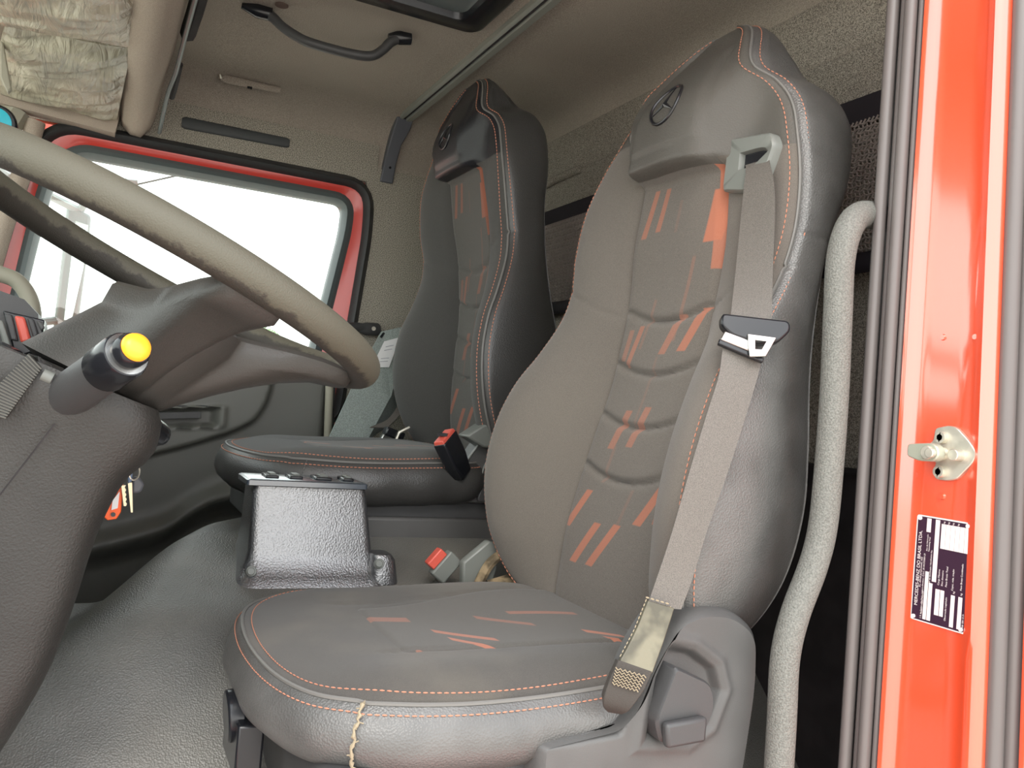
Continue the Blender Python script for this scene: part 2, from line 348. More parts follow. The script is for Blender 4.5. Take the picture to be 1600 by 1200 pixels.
# ---- rear wall with pressed creases
g = MB(); rows = []
zs = [1.0-.0 for _ in range(0)]
prof = [(1.068, .80), (1.088, .775), (1.090, .768), (1.083, .760), (1.083, .70), (1.087, .675), (1.096, .662), (1.092, .652), (1.102, .64), (1.112, .60), (1.12, .52), (1.12, .3), (1.12, .1), (1.12, -.05)]
for R, Z in prof: rows.append([(X, R, Z) for X in [.66+i*.1 for i in range(18)]+[2.44]])
g.grid(rows); bk = struct('wall_back', g, M_['carpet_r'], recalc=False, angle=60)
g = MB(); g.box((1.55, 1.18, .1), (1.84, .03, 1.5)); struct('rear_skin', g, M_['red'], bk, smooth=False)
g = MB(); g.box((1.55, 1.125, -.45), (1.8, .03, .80)); g.prism([(.70, 1.11, -.047), (.70, 1.11, -.056), (.70, 1.095, -.056), (.70, 1.095, -.047)], (1.72, 0, 0)); struct('wall_back_lower', g, M_['dark_lower'], bk, smooth=False)
g = MB(); g.tube(spline([(1.98, 1.10, .652), (2.05, 1.095, .652), (2.13, 1.095, .650), (2.2, 1.10, .648)], 6), [.004]+[.011]*17+[.004], 10); struct('pressed_rib', g, M_['carpet_r'], bk)
# ---- passenger side wall: carpeted panel behind the door, upper rail of lining over the door
def rounded(poly, rad, n=5):
    out = []; N = len(poly)
    for i in range(N):
        p = Vector(poly[i]); a = Vector(poly[i-1]); b = Vector(poly[(i+1) % N])
        r = rad[i] if isinstance(rad, list) else rad
        da = (a-p); db = (b-p); r1 = min(r, da.length*.45, db.length*.45)
        pa = p+da.normalized()*r1; pb = p+db.normalized()*r1
        for j in range(n+1):
            t = j/n; out.append((1-t)**2*pa+2*t*(1-t)*p+t*t*pb)
    return out
WIN = [(-.105, .548), (.586, .548), (.585, .47), (.545, .21), (.52, .06), (-.20, .06), (-.175, .30), (-.15, .47)]
WR = [.05, .06, .06, .1, .05, .04, .1, .06]
def offs(poly, d):
    """offset a 2-D polygon outward (towards larger window)"""
    N = len(poly); out = []; P = [Vector(p).to_2d() if len(p) == 3 else Vector(p) for p in poly]
    area = sum(P[i].x*P[(i+1) % N].y-P[(i+1) % N].x*P[i].y for i in range(N)); sg = 1 if area > 0 else -1
    for i in range(N):
        a = P[i-1]; b = P[i]; c = P[(i+1) % N]
        n1 = Vector(((b-a).y, -(b-a).x)).normalized()*sg; n2 = Vector(((c-b).y, -(c-b).x)).normalized()*sg
        n = (n1+n2).normalized(); out.append(b+n*d/max(.5, n.dot(n1)))
    return out
def ring(mb, p0, x0, p1, x1):
    mb.grid([[(x0, p.x, p.y) for p in p0], [(x1, p.x, p.y) for p in p1]], closed=True)
wbase = rounded([Vector(p) for p in WIN], WR, 6)
WIN2 = [(-.150, .592), (.632, .592), (.638, .47), (.618, .21), (.600, -.06), (-.30, -.06), (-.240, .30), (-.200, .47)]
wbase2 = rounded([Vector(p) for p in WIN2], [.09, .085, .1, .1, .03, .03, .1, .08], 6)
door = thing('door_1', 'red framed passenger door with dark trim panel and daylight window', 'door', (XD, .2, -.6), kind='structure')
def band(name, d0, x0, d1, x1, m, par, thick=.03, mid=None, A=None, B=None):
    A = A or wbase; B = B or wbase; mb = MB(); a = offs(A, d0); b = offs(B, d1)
    rows = [[(x0+thick, p.x, p.y) for p in a], [(x0, p.x, p.y) for p in a]]
    if mid is not None: rows.append([(mid, (p.x+q.x)/2, (p.y+q.y)/2) for p, q in zip(a, b)])
    rows += [[(x1, p.x, p.y) for p in b], [(x1+thick, p.x, p.y) for p in b]]
    mb.grid(rows, closed=True)
    return obj(name, mb, m, par, angle=50)
band('window_seal', -.006, XD+.012, .016, XD-.002, M_['seal_t'], door, mid=XD-.006)
band('window_frame_lip', .016, XD-.002, .026, XD+.004, M_['seal_t'], door)
band('red_frame', .026, XD+.004, 0, XD-.004, M_['red_door'], door, mid=XD-.002, B=wbase2)
band('door_seal', 0, XD-.006, .030, XD-.010, M_['rubber_d'], door, mid=XD-.024, A=wbase2, B=wbase2)
mb = MB(); mb.prism([(XD+.02, p.x, p.y) for p in offs(wbase, .004)], (.004, 0, 0)); obj('window_pane', mb, M_['glass'], door, smooth=False)
mb = MB(); mb.box((XD+.03, .06, -.36), (.03, 1.18, .82)); obj('door_skin', mb, M_['red'], door, smooth=False)
# door trim panel as a shaped surface
def swoosh(R): return interp([(-.5, -.46), (-.1, -.30), (.112, -.205), (.25, -.155), (.36, -.105), (.40, -.06), (.42, .02), (.43, .2)], R, 1)
def ridge(R): return interp([(-.5, -.56), (-.1, -.47), (.024, -.440), (.12, -.412), (.19, -.385), (.24, -.345), (.29, -.315), (.40, -.285), (.62, -.25)], R, 1)
mb = MB(); rows = []
nR, nZ = 170, 150
for i in range(nR):
    R = lerp(-.5, .60, i/(nR-1)); row = []
    for j in range(nZ):
        Z = lerp(-.75, .075, j/(nZ-1)); x = XD-.035
        sl_ = (swoosh(R+.004)-swoosh(R-.004))/.008; x -= .028*sm((Z-swoosh(R))/math.sqrt(1+sl_*sl_), -.004, .008)
        d = Z-ridge(R); x -= .03*math.exp(-((d-.012)/.03)**2) if d > .012 else .03*sm(d, -.03, .012)
        x += .03*(1-sm(d, -.06, -.01))
        # inner handle recess
        k = max(abs((R-.205)/.085), abs((Z-(-.093+.10*(R-.2)))/.024)); x += .03*(1-sm(k, .75, 1.05)); x -= .006*math.exp(-((k-1.1)/.1)**2)
        x += .02*sm(Z, .04, .075)
        x += .04*sm(R, .56, .60)
        row.append((x, R, Z))
    rows.append(row)
mb.grid(rows); obj('trim_panel', mb, mat('door_trim_plastic', (.135, .135, .12, 1), .42, bump=(900, .15)), door, angle=80)
mb = MB(); mb.box((XD-.060, .185, -.088), (.012, .12, .018), Matrix.Rotation(.1, 3, 'X')); mb.tube([(XD-.062, .13, -.068), (XD-.062, .30, -.055)], .003, 6); obj('release_handle', mb, M_['plastic'], door, bevel=.004)
# side lining
mb = MB()
mb.add([(XD, .630, .66), (XD, 1.13, .66), (XD, 1.13, -.8), (XD, .58, -.8), (XD, .618, -.05), (XD, .640, .21), (XD, .652, .45), (XD, .645, .56)], [(0, 1, 2, 3, 4, 5, 6, 7)])
mb.prism([(XD, -.5, .72), (XD, .66, .72), (XD, .66, .622), (XD, -.5, .622)], (.03, 0, 0))
wr_ = struct('wall_right', mb, M_['carpet'], smooth=False, recalc=False); md = wr_.modifiers.new('s', 'SOLIDIFY'); md.thickness = .02; md.offset = 0
mb = MB(); mb.tube([(XD-.003, .655, .66), (XD-.003, .66, .605), (XD-.003, .665, .5)], .0025, 6); struct('lining_seam', mb, M_['dark_lower'], wr_)
# header panel, front of it and outside skin behind the passenger side
mb = MB(); mb.box((XD+.05, .2, .69), (.06, 2.0, .16)); mb.box((XD+.05, .2, -.85), (.06, 2.0, .55)); mb.box((XD+.05, .90, .05), (.06, .46, 1.4)); struct('body_side_right', mb, M_['red'], wr_, smooth=False)
# ---- front wall: firewall, windshield posts
fw = MB(); fw.box((1.55, -.55, -.45), (1.95, .05, 1.1)); fw.box((1.55, -.42, .78), (1.95, .5, .06))
wf = struct('wall_front', fw, M_['plastic'], smooth=False)
mb = MB(); mb.tube([(XD-.02, -.52, .06), (XD-.02, -.36, .32), (XD-.02, -.24, .62)], .035, 8); mb.tube([(.70, -.52, .06), (.70, -.36, .32), (.70, -.26, .62)], .035, 8); struct('windshield_post', mb, M_['beige'], wf)
mb = MB(); mb.prism([(.70, -.50, .1), (.70, -.505, .1), (.70, -.285, .74), (.70, -.28, .74)], (1.70, 0, 0)); struct('windshield_pane', mb, M_['glass'], wf, smooth=False)
# door-side front pillar bars beside the window, seen through the wheel
mb = MB(); mb.tube(spline([(XD-.02, -.195, .60), (XD-.02, -.215, .46), (XD-.02, -.245, .3), (XD-.02, -.28, .05)], 5), .022, 10); struct('trim_1', mb, M_['beam'])
# ---- driver side: rear pillar, rocker, header
def pillar_loft(profile_at, zs):
    return [[(x, r, z) for x, r in profile_at(z)] for z in zs]
zs = [-.62+i*.04 for i in range(35)]
def tum(z): return .03*((z+.4)/.9)           # body side leans inwards with height
def P_red(z):
    t = tum(z)
    pts = [(.716, .875), (.714, .838), (.709, .832), (.703, .833), (.697, .838), (.688, .842), (.676, .843), (.64, .845), (.622, .845), (.612, .841), (.603, .838), (.596, .842), (.592, .85), (.591, .875)]
    return [(x-.004+t*(.35 if x > .69 else lerp(.35, 1, (.7-x)/.1)), r+.008) for x, r in pts]
mb = MB(); mb.grid(pillar_loft(P_red, zs)); wl = struct('wall_left', mb, M_['red'], angle=50, recalc=False); md = wl.modifiers.new('s', 'SOLIDIFY'); md.thickness = .006; md.offset = -1
def seal(name, prof, m, par=None, kind='structure', label=None):
    mb = MB(); mb.grid(pillar_loft(prof, zs), closed=True, cap=True); o = obj(name, mb, m, par, angle=60)
    return o
def cir(cx, cr, r, k, z, n=10, flat=1.): return [(cx-.004+tum(z)*k+r*math.cos(a*6.2832/n), cr+.008+flat*r*math.sin(a*6.2832/n)) for a in range(n)]
ds = thing('door_opening_seal', 'ribbed grey rubber seal running down the red pillar edge', 'seal', (.74, .84, -.62))
for cx, cr, r in ((.7515, .828, .0075), (.7385, .836, .0065), (.7265, .830, .0075), (.7175, .838, .004)):
    seal('rubber_lip', lambda z, cx=cx, cr=cr, r=r: cir(cx-.012*sm(z, -.62, -.42)*0+(.02*(1-sm(z, -.62, -.40)) if cx > .73 else 0), cr, r, .35, z), M_['rubber'], ds)
seal('seal_base', lambda z: [(x-.004+tum(z)*.35, r+.008) for x, r in ((.757, .842), (.757, .86), (.715, .86), (.715, .840))], M_['rubber_d'], ds)
bs = thing('body_edge_seal', 'wide flat grey rubber strip on the outer edge of the red pillar', 'seal', (.58, .86, -.62))
seal('rubber_lip', lambda z: cir(.5875, .865, .0105, 1., z, 12, 1.3), M_['rubber'], bs)
seal('rubber_lip', lambda z: cir(.5735, .872, .0085, 1., z, 12, 1.4), M_['rubber'], bs)
mb = MB(); mb.grid(pillar_loft(lambda z: [(.562+tum(z), .876), (.556+tum(z), .880), (.549+tum(z), .892), (.544+tum(z), 1.2)], zs)); o = struct('outer_skin', mb, M_['red'], wl, recalc=False, angle=60); md = o.modifiers.new('s', 'SOLIDIFY'); md.thickness = .01; md.offset = 1
mb = MB(); mb.box((.66, 1.02, .1), (.12, .26, 1.44)); struct('pillar_core', mb, M_['dark_lower'], wl, smooth=False)
mb = MB(); mb.box((.738, 1.0, .2), (.02, .26, 1.2)); struct('pillar_lining', mb, M_['carpet_r'], wl, smooth=False)
mb = MB(); mb.box((.68, .2, .90), (.10, 2.0, .20)); mb.box((1.55, .3, .90), (1.9, 1.75, .03)); mb.box((.66, .3, -.93), (.16, 1.6, .5)); struct('body_shell', mb, M_['red'], wl, smooth=False)
# spot welds on the jamb
mb = MB()
for (x, z) in ((.696, .125), (.668, .123), (.628, .122), (.698, .09-.02), (.690, -.035), (.655, -.055), (.615, -.06)):
    mb.tube([(x, .853, z), (x, .8498, z)], [.0042, .003], 10)
struct('spot_weld', mb, M_['red'], wl)

# ---- floor: vinyl-covered engine tunnel and foot wells
def floor_z(X, R):
    top = -.262-.25*clamp(1.6-X, 0, .4)-.02*sm(X, 1.7, 2.0)
    lat = sm(X, .85, 1.36)                      # flank towards the driver's feet
    z_rear = lerp(-.74, top, lat**.9)
    edge = .015+.37*(X-1.4)
    k = sm(R, edge-.12, edge+.10)               # rounded front end of the tunnel
    front = lerp(-.72, -.415, sm(X, .86, 1.32))
    front = lerp(front, -.80, sm(X, 1.74, 1.80))
    z = lerp(front, z_rear, k)
    return lerp(z, lerp(-.80, z, sm(R, .30, .34)), sm(X, 2.02, 2.06))
mb = MB(); rows = []
for i in range(150):
    R = lerp(-.54, 1.13, i/149); rows.append([(lerp(.72, 2.44, j/169), R, floor_z(lerp(.72, 2.44, j/169), R)) for j in range(170)])
mb.grid(rows); fl = struct('floor', mb, M_['vinyl'], recalc=False, angle=75)

# ================================================================== SEATS
#  z, seam half width, seam R, panel half width, panel edge R, centre R, rear R, rear half width
BT = [(-.318, .13, .69, .09, .69, .69, .74, .12),
      (-.308, .17, .672, .115, .684, .682, .762, .16),
      (-.285, .21, .650, .13, .680, .680, .785, .19),
      (-.24, .245, .628, .13, .683, .682, .81, .215),
      (-.18, .262, .609, .128, .688, .690, .83, .232),
      (-.10, .270, .602, .122, .703, .706, .842, .24),
      (-.02, .266, .614, .116, .722, .725, .842, .24),
      (.045, .258, .640, .112, .740, .742, .842, .235),
      (.10, .247, .676, .108, .748, .752, .845, .23),
      (.16, .231, .706, .100, .752, .762, .852, .225),
      (.21, .220, .716, .100, .756, .767, .862, .22),
      (.27, .218, .716, .100, .756, .768, .880, .212),
      (.35, .212, .726, .092, .760, .770, .912, .205),
      (.42, .196, .748, .085, .765, .772, .925, .195),
      (.455, .182, .762, .085, .768, .775, .923, .184),
      (.485, .160, .770, .085, .775, .780, .915, .165),
      (.51, .130, .775, .088, .785, .790, .895, .138),
      (.55, .108, .792, .080, .805, .808, .882, .114),
      (.58, .088, .808, .068, .822, .825, .872, .092),
      (.60, .066, .824, .05, .836, .838, .866, .068),
      (.615, .036, .840, .025, .846, .846, .862, .036)]
GRO = [.153, .070, -.012, -.094]
# belt side of the driver seat: seam R and panel-edge R sit further back at shoulder height
NB = [(-.318, .69, .69), (-.308, .674, .684), (-.24, .64, .684), (-.18, .622, .688), (-.10, .618, .700), (-.02, .634, .722), (.052, .664, .745), (.10, .695, .758), (.16, .742, .770), (.21, .775, .776),
      (.266, .792, .779), (.32, .798, .782), (.40, .800, .785), (.457, .800, .785), (.51, .787, .79), (.56, .798, .806), (.60, .822, .832), (.615, .838, .846)]
ASYM = [0.]
def back_front(s, z):
    """R of the seat-back front surface at lateral s, height z"""
    hw, rb, pw, rp, rc = (interp(BT, z, k) for k in (1, 2, 3, 4, 5)); a = abs(s)
    if s < 0: rb, rp = lerp(rb, interp(NB, z, 1), ASYM[0]), lerp(rp, interp(NB, z, 2), ASYM[0])
    if a < pw:
        r = rc+(rp-rc)*(a/pw)**2
        if z < .39:
            for zg in GRO:
                zz = zg+.024*(a/pw)**2
                r += .009*math.exp(-((z-zz)/.0045)**2)
            r -= .006*abs(math.cos(math.pi*clamp((z-.07)/.083, -2.6, 1)*1.0))*0
    else:
        k = (a-pw)/(hw-pw); r = rp+(rb-rp)*math.sin(k*math.pi/2)**1.15
        r -= .012*math.sin(k*math.pi)*sm(z, -.3, -.2)*(1-sm(z, .2, .4))
        r += .010*sm(k, .88, 1)
    if z < .39:
        r += .007*math.exp(-((a-pw)/.0035)**2)
        if a > pw:                    # seam across the bolster
            zz = .16+.055*(a-pw)/(hw-pw); r += .0035*math.exp(-((z-zz)/.0025)**2)
    # headrest pad
    pe = lerp(.095, .118, sm(z, .40, .50)); zb = .376+.0*s
    pad = ((1-sm(a, pe-.016, pe+.012)) if s > 0 else (1-sm(a, pe-.035, pe+.045)))*sm(z, zb-.006, zb+.014)
    if z > .36: r -= pad*lerp(.034, .0, sm(z, .46, .60))+pad*.012*(1-(min(a, .1)/.1)**2)
    # raised plate in the pad, with the emblem
    q = (1-sm(a, .070, .074))*sm(z, .412, .416)*(1-sm(z, .555, .575)); r -= .0035*q
    return r
def make_seat(D, driver):
    """D = offset (X, R, Z) of the seat; built in place with all parts"""
    dX, dR, dZ = D; X0 = 1.08+dX
    nm = 'driver_seat' if driver else 'passenger_seat'
    lab = ('near driver seat in grey fabric with orange bars, belt down its side, frayed cushion corner' if driver
           else 'far passenger seat in the shaded corner, standing on the black plinth behind the switch box')
    root = thing(nm, lab, 'seat', (X0, .5+dR, -.6+dZ if driver else -.27), None)
    T = lambda s, r, z: (X0+s, r+dR, z+dZ)
    TC = T; ASYM[0] = 1. if driver else .35*1
    if not driver:                      # backrest set more upright, cushion a little further back
        cp_, sp__ = math.cos(.252), math.sin(.252)
        def T(s, r, z):
            r = r if r < .76 else .76+(r-.76)*.78
            rr, q = r-.7, (z if z < .38 else .38+(z-.38)*.86)+.3
            return (1.08+.75+s, .7+.112+.99*(rr*cp_-q*sp__), -.3+.160+.99*(rr*sp__+q*cp_))
        TC = lambda s, r, z: (1.83+s, r+.058, z+.186)
    nz = 150 if not driver else 230
    zz = [lerp(-.318, .615, (i/(nz-1))) for i in range(nz)]
    nf = 44
    def fcols(z):
        hw, pw = interp(BT, z, 1), interp(BT, z, 3); half = []
        for j in range(nf//2+1):
            t = j/(nf//2); half.append(pw*t*2 if t <= .5 else pw+(hw-pw)*(t-.5)*2)
        return [-x for x in half[::-1]]+half[1:]
    Fr = []; UVs = []
    for z in zz:
        c = fcols(z); Fr.append([T(s, back_front(s, z), z) for s in c]); pw = interp(BT, z, 3); UVs.append([(-s/pw, z) for s in c])
    parts = {'centre_panel': MB(), 'bolster': MB(), 'bolster_far': MB(), 'headrest_cover': MB()}
    n = nf+1
    def addf(mb, i, j):
        mb.add([Fr[i][j], Fr[i][j+1], Fr[i+1][j+1], Fr[i+1][j]], [(0, 1, 2, 3)], [(UVs[i][j], UVs[i][j+1], UVs[i+1][j+1], UVs[i+1][j])])
    for i in range(nz-1):
        z = (zz[i]+zz[i+1])/2
        for j in range(n-1):
            q = j-nf//2+.5; inpan = abs(q) < nf/4
            s = q/(nf/2)
            if inpan: k = 'centre_panel' if z < .380 else 'headrest_cover'
            elif q > 0: k = 'bolster_far' if z < .455 else 'headrest_cover'
            else: k = 'bolster' if z < .385 else 'headrest_cover'
            addf(parts[k], i, j)
    for k, mb in parts.items():
        name = {'bolster_far': 'side_bolster', 'bolster': 'side_bolster'}.get(k, k)
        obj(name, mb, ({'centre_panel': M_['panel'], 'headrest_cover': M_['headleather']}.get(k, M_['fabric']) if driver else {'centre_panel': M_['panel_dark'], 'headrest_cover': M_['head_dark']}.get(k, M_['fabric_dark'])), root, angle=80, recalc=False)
    # leather side and back
    mb = MB(); rows = []
    for z in zz:
        hw, rb, rr, hr = (interp(BT, z, k) for k in (1, 2, 6, 7)); rf = back_front(hw, z); rn = back_front(-hw, z)
        pr = [(hw, rf), (hw+.006, rf+.006), (hw+.011, rf+.022), (hw+.010, lerp(rf, rr, .4)), (lerp(hw, hr, .6)+.006, lerp(rf, rr, .72)), (hr, rr-.018), (hr-.008, rr-.005), (hr-.03, rr), (0, rr+.006)]
        sp_ = spline([(a, b, 0) for a, b in pr], 4)
        bump = lambda a, r: .0
        row = [(p.x, p.y) for p in sp_]; dn = rn-rf; row = [(-a, b+dn*clamp((rr-b)/max(.01, rr-rf))) for a, b in row]+[(a, b) for a, b in row[::-1][1:]]
        # leather seam between upper and lower cover
        g_ = .003*math.exp(-((z-.262)/.0022)**2)
        rows.append([T(a*(1-g_*4), b, z) for a, b in row])
    mb.grid(rows)
    top = zz[-1]; c = T(0, .852, .622); mb.add([*rows[-1], c], [(i, i+1, len(rows[-1])) for i in range(len(rows[-1])-1)])
    topf = Fr[-1]; mb.add([*topf, c], [(i, i+1, len(topf)) for i in range(len(topf)-1)])
    bc = T(0, .712, -.322); mb.add([*rows[0], bc], [(i+1, i, len(rows[0])) for i in range(len(rows[0])-1)]); mb.add([*Fr[0], bc], [(i+1, i, len(Fr[0])) for i in range(len(Fr[0])-1)])
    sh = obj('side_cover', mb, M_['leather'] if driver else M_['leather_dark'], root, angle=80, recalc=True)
    # piping and stitching on the edge seam
    for sg in (-1, 1):
        path = []
        for z in zz[3:]:
            hw = interp(BT, z, 1); path.append(Vector(T(sg*(hw+.001), back_front(sg*hw, z)-.001, z)))
        mb = MB(); mb.tube(path, .0022, 6); obj('piping', mb, M_['piping'], root)
        mb = MB()
        for off_s, off_r in ((-.0095, -.0008), (.0095, .0095)):
            mb = MB(); pp = []
            for z in zz[3:]:
                hw = interp(BT, z, 1); a = hw+off_s
                r = back_front(sg*a, z)-.0012 if off_s < 0 else back_front(sg*hw, z)+off_r
                pp.append(Vector(T(sg*a if off_s < 0 else sg*(hw+.0092), r, z)))
            stitch(mb, pp, .0075, .0009 if driver else .0011)
            obj('stitching', mb, M_['stitch'], root)
    # emblem on the headrest plate
    er = .031; ec = (.0, .480)
    def E_(a, b, d=.0): s = ec[0]+a; z = ec[1]+b; return T(s, back_front(s, z)-.0012-d, z)
    mb = MB(); mb.tube([E_(er*math.cos(t*math.pi/24), er*1.02*math.sin(t*math.pi/24)) for t in range(48)], .0025, 8, closed=True)
    for k in range(3):
        t = math.pi/2+k*2*math.pi/3; d = Vector((math.cos(t), math.sin(t))); p = Vector((-d.y, d.x))
        tip = d*er*.97; w = .0062; a1 = d*.0036+p*w*.55; a2 = d*.0036-p*w*.55; q = Vector((0, 0))
        vs = [E_(*q, .0035), E_(*a1, .0003), E_(*tip, .0008), E_(*a2, .0003)]
        lo = [E_(*q, -.002), E_(*a1, -.002), E_(*tip, -.002), E_(*a2, -.002)]
        mb.add(vs+lo, [(0, 1, 2), (0, 2, 3), (1, 5, 6, 2), (3, 2, 6, 7), (0, 4, 5, 1), (0, 3, 7, 4)])
        b1 = p*w+d*(-.002)
    mb2 = mb; obj('emblem', mb2, M_['emblem'], root, angle=30)
    # ---- cushion
    zt = -.292
    def outl(t):
        """outline of the top seam, t in 0..1, returns s, R"""
        pts = CO; return pts[int(t*len(pts)) % len(pts)]
    base = [(-.235, .64), (-.250, .56), (-.256, .46), (-.252, .36), (-.236, .285), (-.195, .228), (-.12, .198), (0, .190), (.12, .202), (.20, .235), (.238, .30), (.248, .38), (.25, .50), (.245, .60), (.235, .66), (.12, .72), (0, .73), (-.12, .715)]
    CO = [(p.x, p.y) for p in spline([(a, b, 0) for a, b in base], 10, closed=True)]
    cc = Vector((0, .45))
    def topz(s, R):
        u = s/.25; v = (R-.45)/.28; e = max(0, 1-(abs(u)**3.2+abs(v)**3.2)); z = zt-.020*(1-e**.45) if e > 0 else zt-.020
        z += .010*sm(R, .35, .66)-.006*sm(R, .3, .18)
        z += .008*math.exp(-((abs(s)-.19)/.05)**2)*sm(R, .22, .32)      # side bolsters
        z -= .006*math.exp(-((s)/.10)**2-((R-.48)/.13)**2)
        # groove round the insert
        t1 = abs(abs(s+.06*0)-lerp(.115, .150, sm(R, .34, .66))); z -= .003*math.exp(-(t1/.004)**2)*sm(R, .30, .34)
        return z
    mb = MB(); rows = []
    for i in range(40):
        k = 1-(i/39)**1.0; k = math.sin(k*math.pi/2)**.8 if k > 0 else 0; rows.append([TC(cc.x+(a-cc.x)*k, cc.y+(b-cc.y)*k, topz(cc.x+(a-cc.x)*k, cc.y+(b-cc.y)*k)) for a, b in CO])
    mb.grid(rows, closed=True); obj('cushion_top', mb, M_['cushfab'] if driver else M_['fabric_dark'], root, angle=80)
    # striped insert, just proud of the cushion top
    mb = MB(); rows = []; uv = []
    for i in range(50):
        row = []; ur = []
        for j in range(40):
            e = -1+2*j/39; R = lerp(.345, .69, i/49)
            sw = lerp(.105, .150, sm(R, .34, .62))
            s = e*sw-.012*0; Rr = R-.0
            ed = (abs(e) > .99 or i == 0 or i == 49)
            row.append(TC(s-.02*(1-sm(R, .34, .6)), Rr, topz(s-.02*(1-sm(R, .34, .6)), Rr)+(-.002 if ed else .0022))); ur.append((s-.02*(1-sm(R, .34, .6)), R))
        rows.append(row); uv.append(ur)
    mb.grid(rows, uv=uv); obj('cushion_insert', mb, M_['insert'], root, angle=80, recalc=False)
    # leather border of the cushion
    mb = MB(); rows = []
    for dz, ou in ((0, 0), (-.004, .004), (-.012, .0105), (-.025, .017), (-.042, .019), (-.058, .012), (-.070, -.002), (-.078, -.022), (-.082, -.06)):
        row = []
        for a, b in CO:
            n = Vector((a, (b-.45)*.9)).normalized(); w = .0016*math.sin(b*60+a*45)*sm(-dz, .01, .03)
            row.append(TC(a+n.x*(ou+w), b+n.y*(ou+w), topz(a, b)+dz*(1.0 if driver else 1.08)))
        rows.append(row)
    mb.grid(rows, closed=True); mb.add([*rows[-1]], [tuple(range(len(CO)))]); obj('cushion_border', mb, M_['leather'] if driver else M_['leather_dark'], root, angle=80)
    N = len(CO); path = [Vector(TC(a, b, topz(a, b)+.001)) for a, b in CO]
    mb = MB(); mb.tube(path, .0023, 6, closed=True); obj('piping', mb, M_['piping'], root)
    mb = MB()
    stitch(mb, [Vector(TC(a*.955, .45+(b-.45)*.955, topz(a*.955, .45+(b-.45)*.955)+.0008)) for a, b in CO], .0075, .0009 if driver else .0011, True)
    obj('stitching', mb, M_['stitch'], root); mb = MB()
    stitch(mb, [Vector(TC(a+Vector((a, (b-.45)*.9)).normalized().x*.0085, b+Vector((a, (b-.45)*.9)).normalized().y*.0085, topz(a, b)-.0075)) for a, b in CO], .0075, .0009 if driver else .0011, True)
    obj('stitching', mb, M_['stitch'], root)
    return root, TC, CO, topz
def stitch(mb, pts, step, r, closed=False):
    if closed: pts = pts+[pts[0]]
    L = [0]
    for i in range(1, len(pts)): L.append(L[-1]+(pts[i]-pts[i-1]).length)
    def at(d):
        for i in range(1, len(L)):
            if L[i] >= d: return pts[i-1].lerp(pts[i], (d-L[i-1])/max(1e-9, L[i]-L[i-1]))
        return pts[-1]
    d = 0
    while d+step*.75 < L[-1]:
        a, b = at(d), at(d+step*.68); m = (a+b)/2; t = (b-a)
        if t.length > 1e-5: mb.tube([a, m, b], [r*.5, r, r*.5], 5)
        d += step

ds_root, DT, DCO, Dtop = make_seat((0, 0, 0), True)
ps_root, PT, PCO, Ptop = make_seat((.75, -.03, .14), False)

ASYM[0] = 1.
# frayed seam down the driver cushion corner
corner = min(DCO, key=lambda p: (p[0]+.2)**2+(p[1]-.225)**2)
near_idx = min(range(len(DCO)), key=lambda i: (DCO[i][0]+.235)**2+(DCO[i][1]-.27)**2); ca, cb = DCO[near_idx]; cn = Vector((ca, (cb-.45)*.9)).normalized()
mb = MB(); pts = []
for i in range(26):
    t = i/25; dz = -.078*t+.012; ou = .0205*math.sin(clamp(t+.02)*math.pi*.82)**.8 if t > .1 else 0.001
    pts.append(Vector(DT(ca+cn.x*(ou-.012*(t < .08))+random.uniform(-.0012, .0012), cb+cn.y*(ou-.012*(t < .08))-.004*t+random.uniform(-.0018, .0018), Dtop(ca, cb)+min(dz, .002))))
mb.tube(pts, [.0014 if i % 3 else .0026 for i in range(26)], 6)
for i in range(0, 26, 2):
    p = pts[i]; mb.tube([p, p+Vector((-.002, random.uniform(-.006, .006), random.uniform(-.003, .003)))], .0007, 4)
obj('frayed_seam', mb, M_['cream'], ds_root)
# seam at passenger cushion corner
ca, cb = PCO[min(range(len(PCO)), key=lambda i: (PCO[i][0]+.24)**2+(PCO[i][1]-.30)**2)]; cn = Vector((ca, (cb-.45)*.9)).normalized()
mb = MB(); stitch(mb, [Vector(PT(ca+cn.x*o_, cb+cn.y*o_, Ptop(ca, cb)+d_)) for d_, o_ in ((0, .001), (-.012, .012), (-.025, .0185), (-.042, .0205), (-.06, .013))], .006, .001); obj('corner_seam', mb, M_['piping'], ps_root)

# ---- driver seat belt, guide, tongue
gd = MB(); gp = [(-.098, .385), (-.180, .402), (-.186, .385), (-.160, .318), (-.098, .300)]
def onseat(s, z, d=0): return Vector(DT(s, back_front(s, z)-d, z))
def plate_on_seat(poly, d0, d1, hole=None, side=-1):
    pass
# guide plate: ring of a rounded quadrilateral around a slot
outer = rounded([Vector((-.098, .412)), Vector((-.178, .404)), Vector((-.187, .385)), Vector((-.168, .322)), Vector((-.098, .335))], [.008, .01, .006, .012, .008], 4)
inner_c = Vector((-.142, .374)); inner = []
for p in outer:
    d = p-inner_c; a = math.atan2(d.y, d.x); ex, ey = .026, .010
    k = (abs(math.cos(a)/ex)**4+abs(math.sin(a)/ey)**4)**-.25; inner.append(inner_c+Vector((math.cos(a), math.sin(a)))*k)
def gpt(p, d):      # flat guide surface fitted to the seat front
    rr = interp([(-.19, .798), (-.15, .792), (-.09, .786)], p.x, 1); return DT(p.x, rr-d+.05*(p.y-.36), p.y)
mb = MB(); mb.grid([[gpt(p, -.02) for p in outer], [gpt(p, .010) for p in outer], [gpt(p.lerp(inner_c, .08), .014) for p in outer], [gpt(q.lerp(inner_c, -.25), .012) for q in inner], [gpt(q, .005) for q in inner], [gpt(q, -.02) for q in inner]], closed=True)
guide = obj('belt_guide', mb, M_['guide'], ds_root, angle=50)
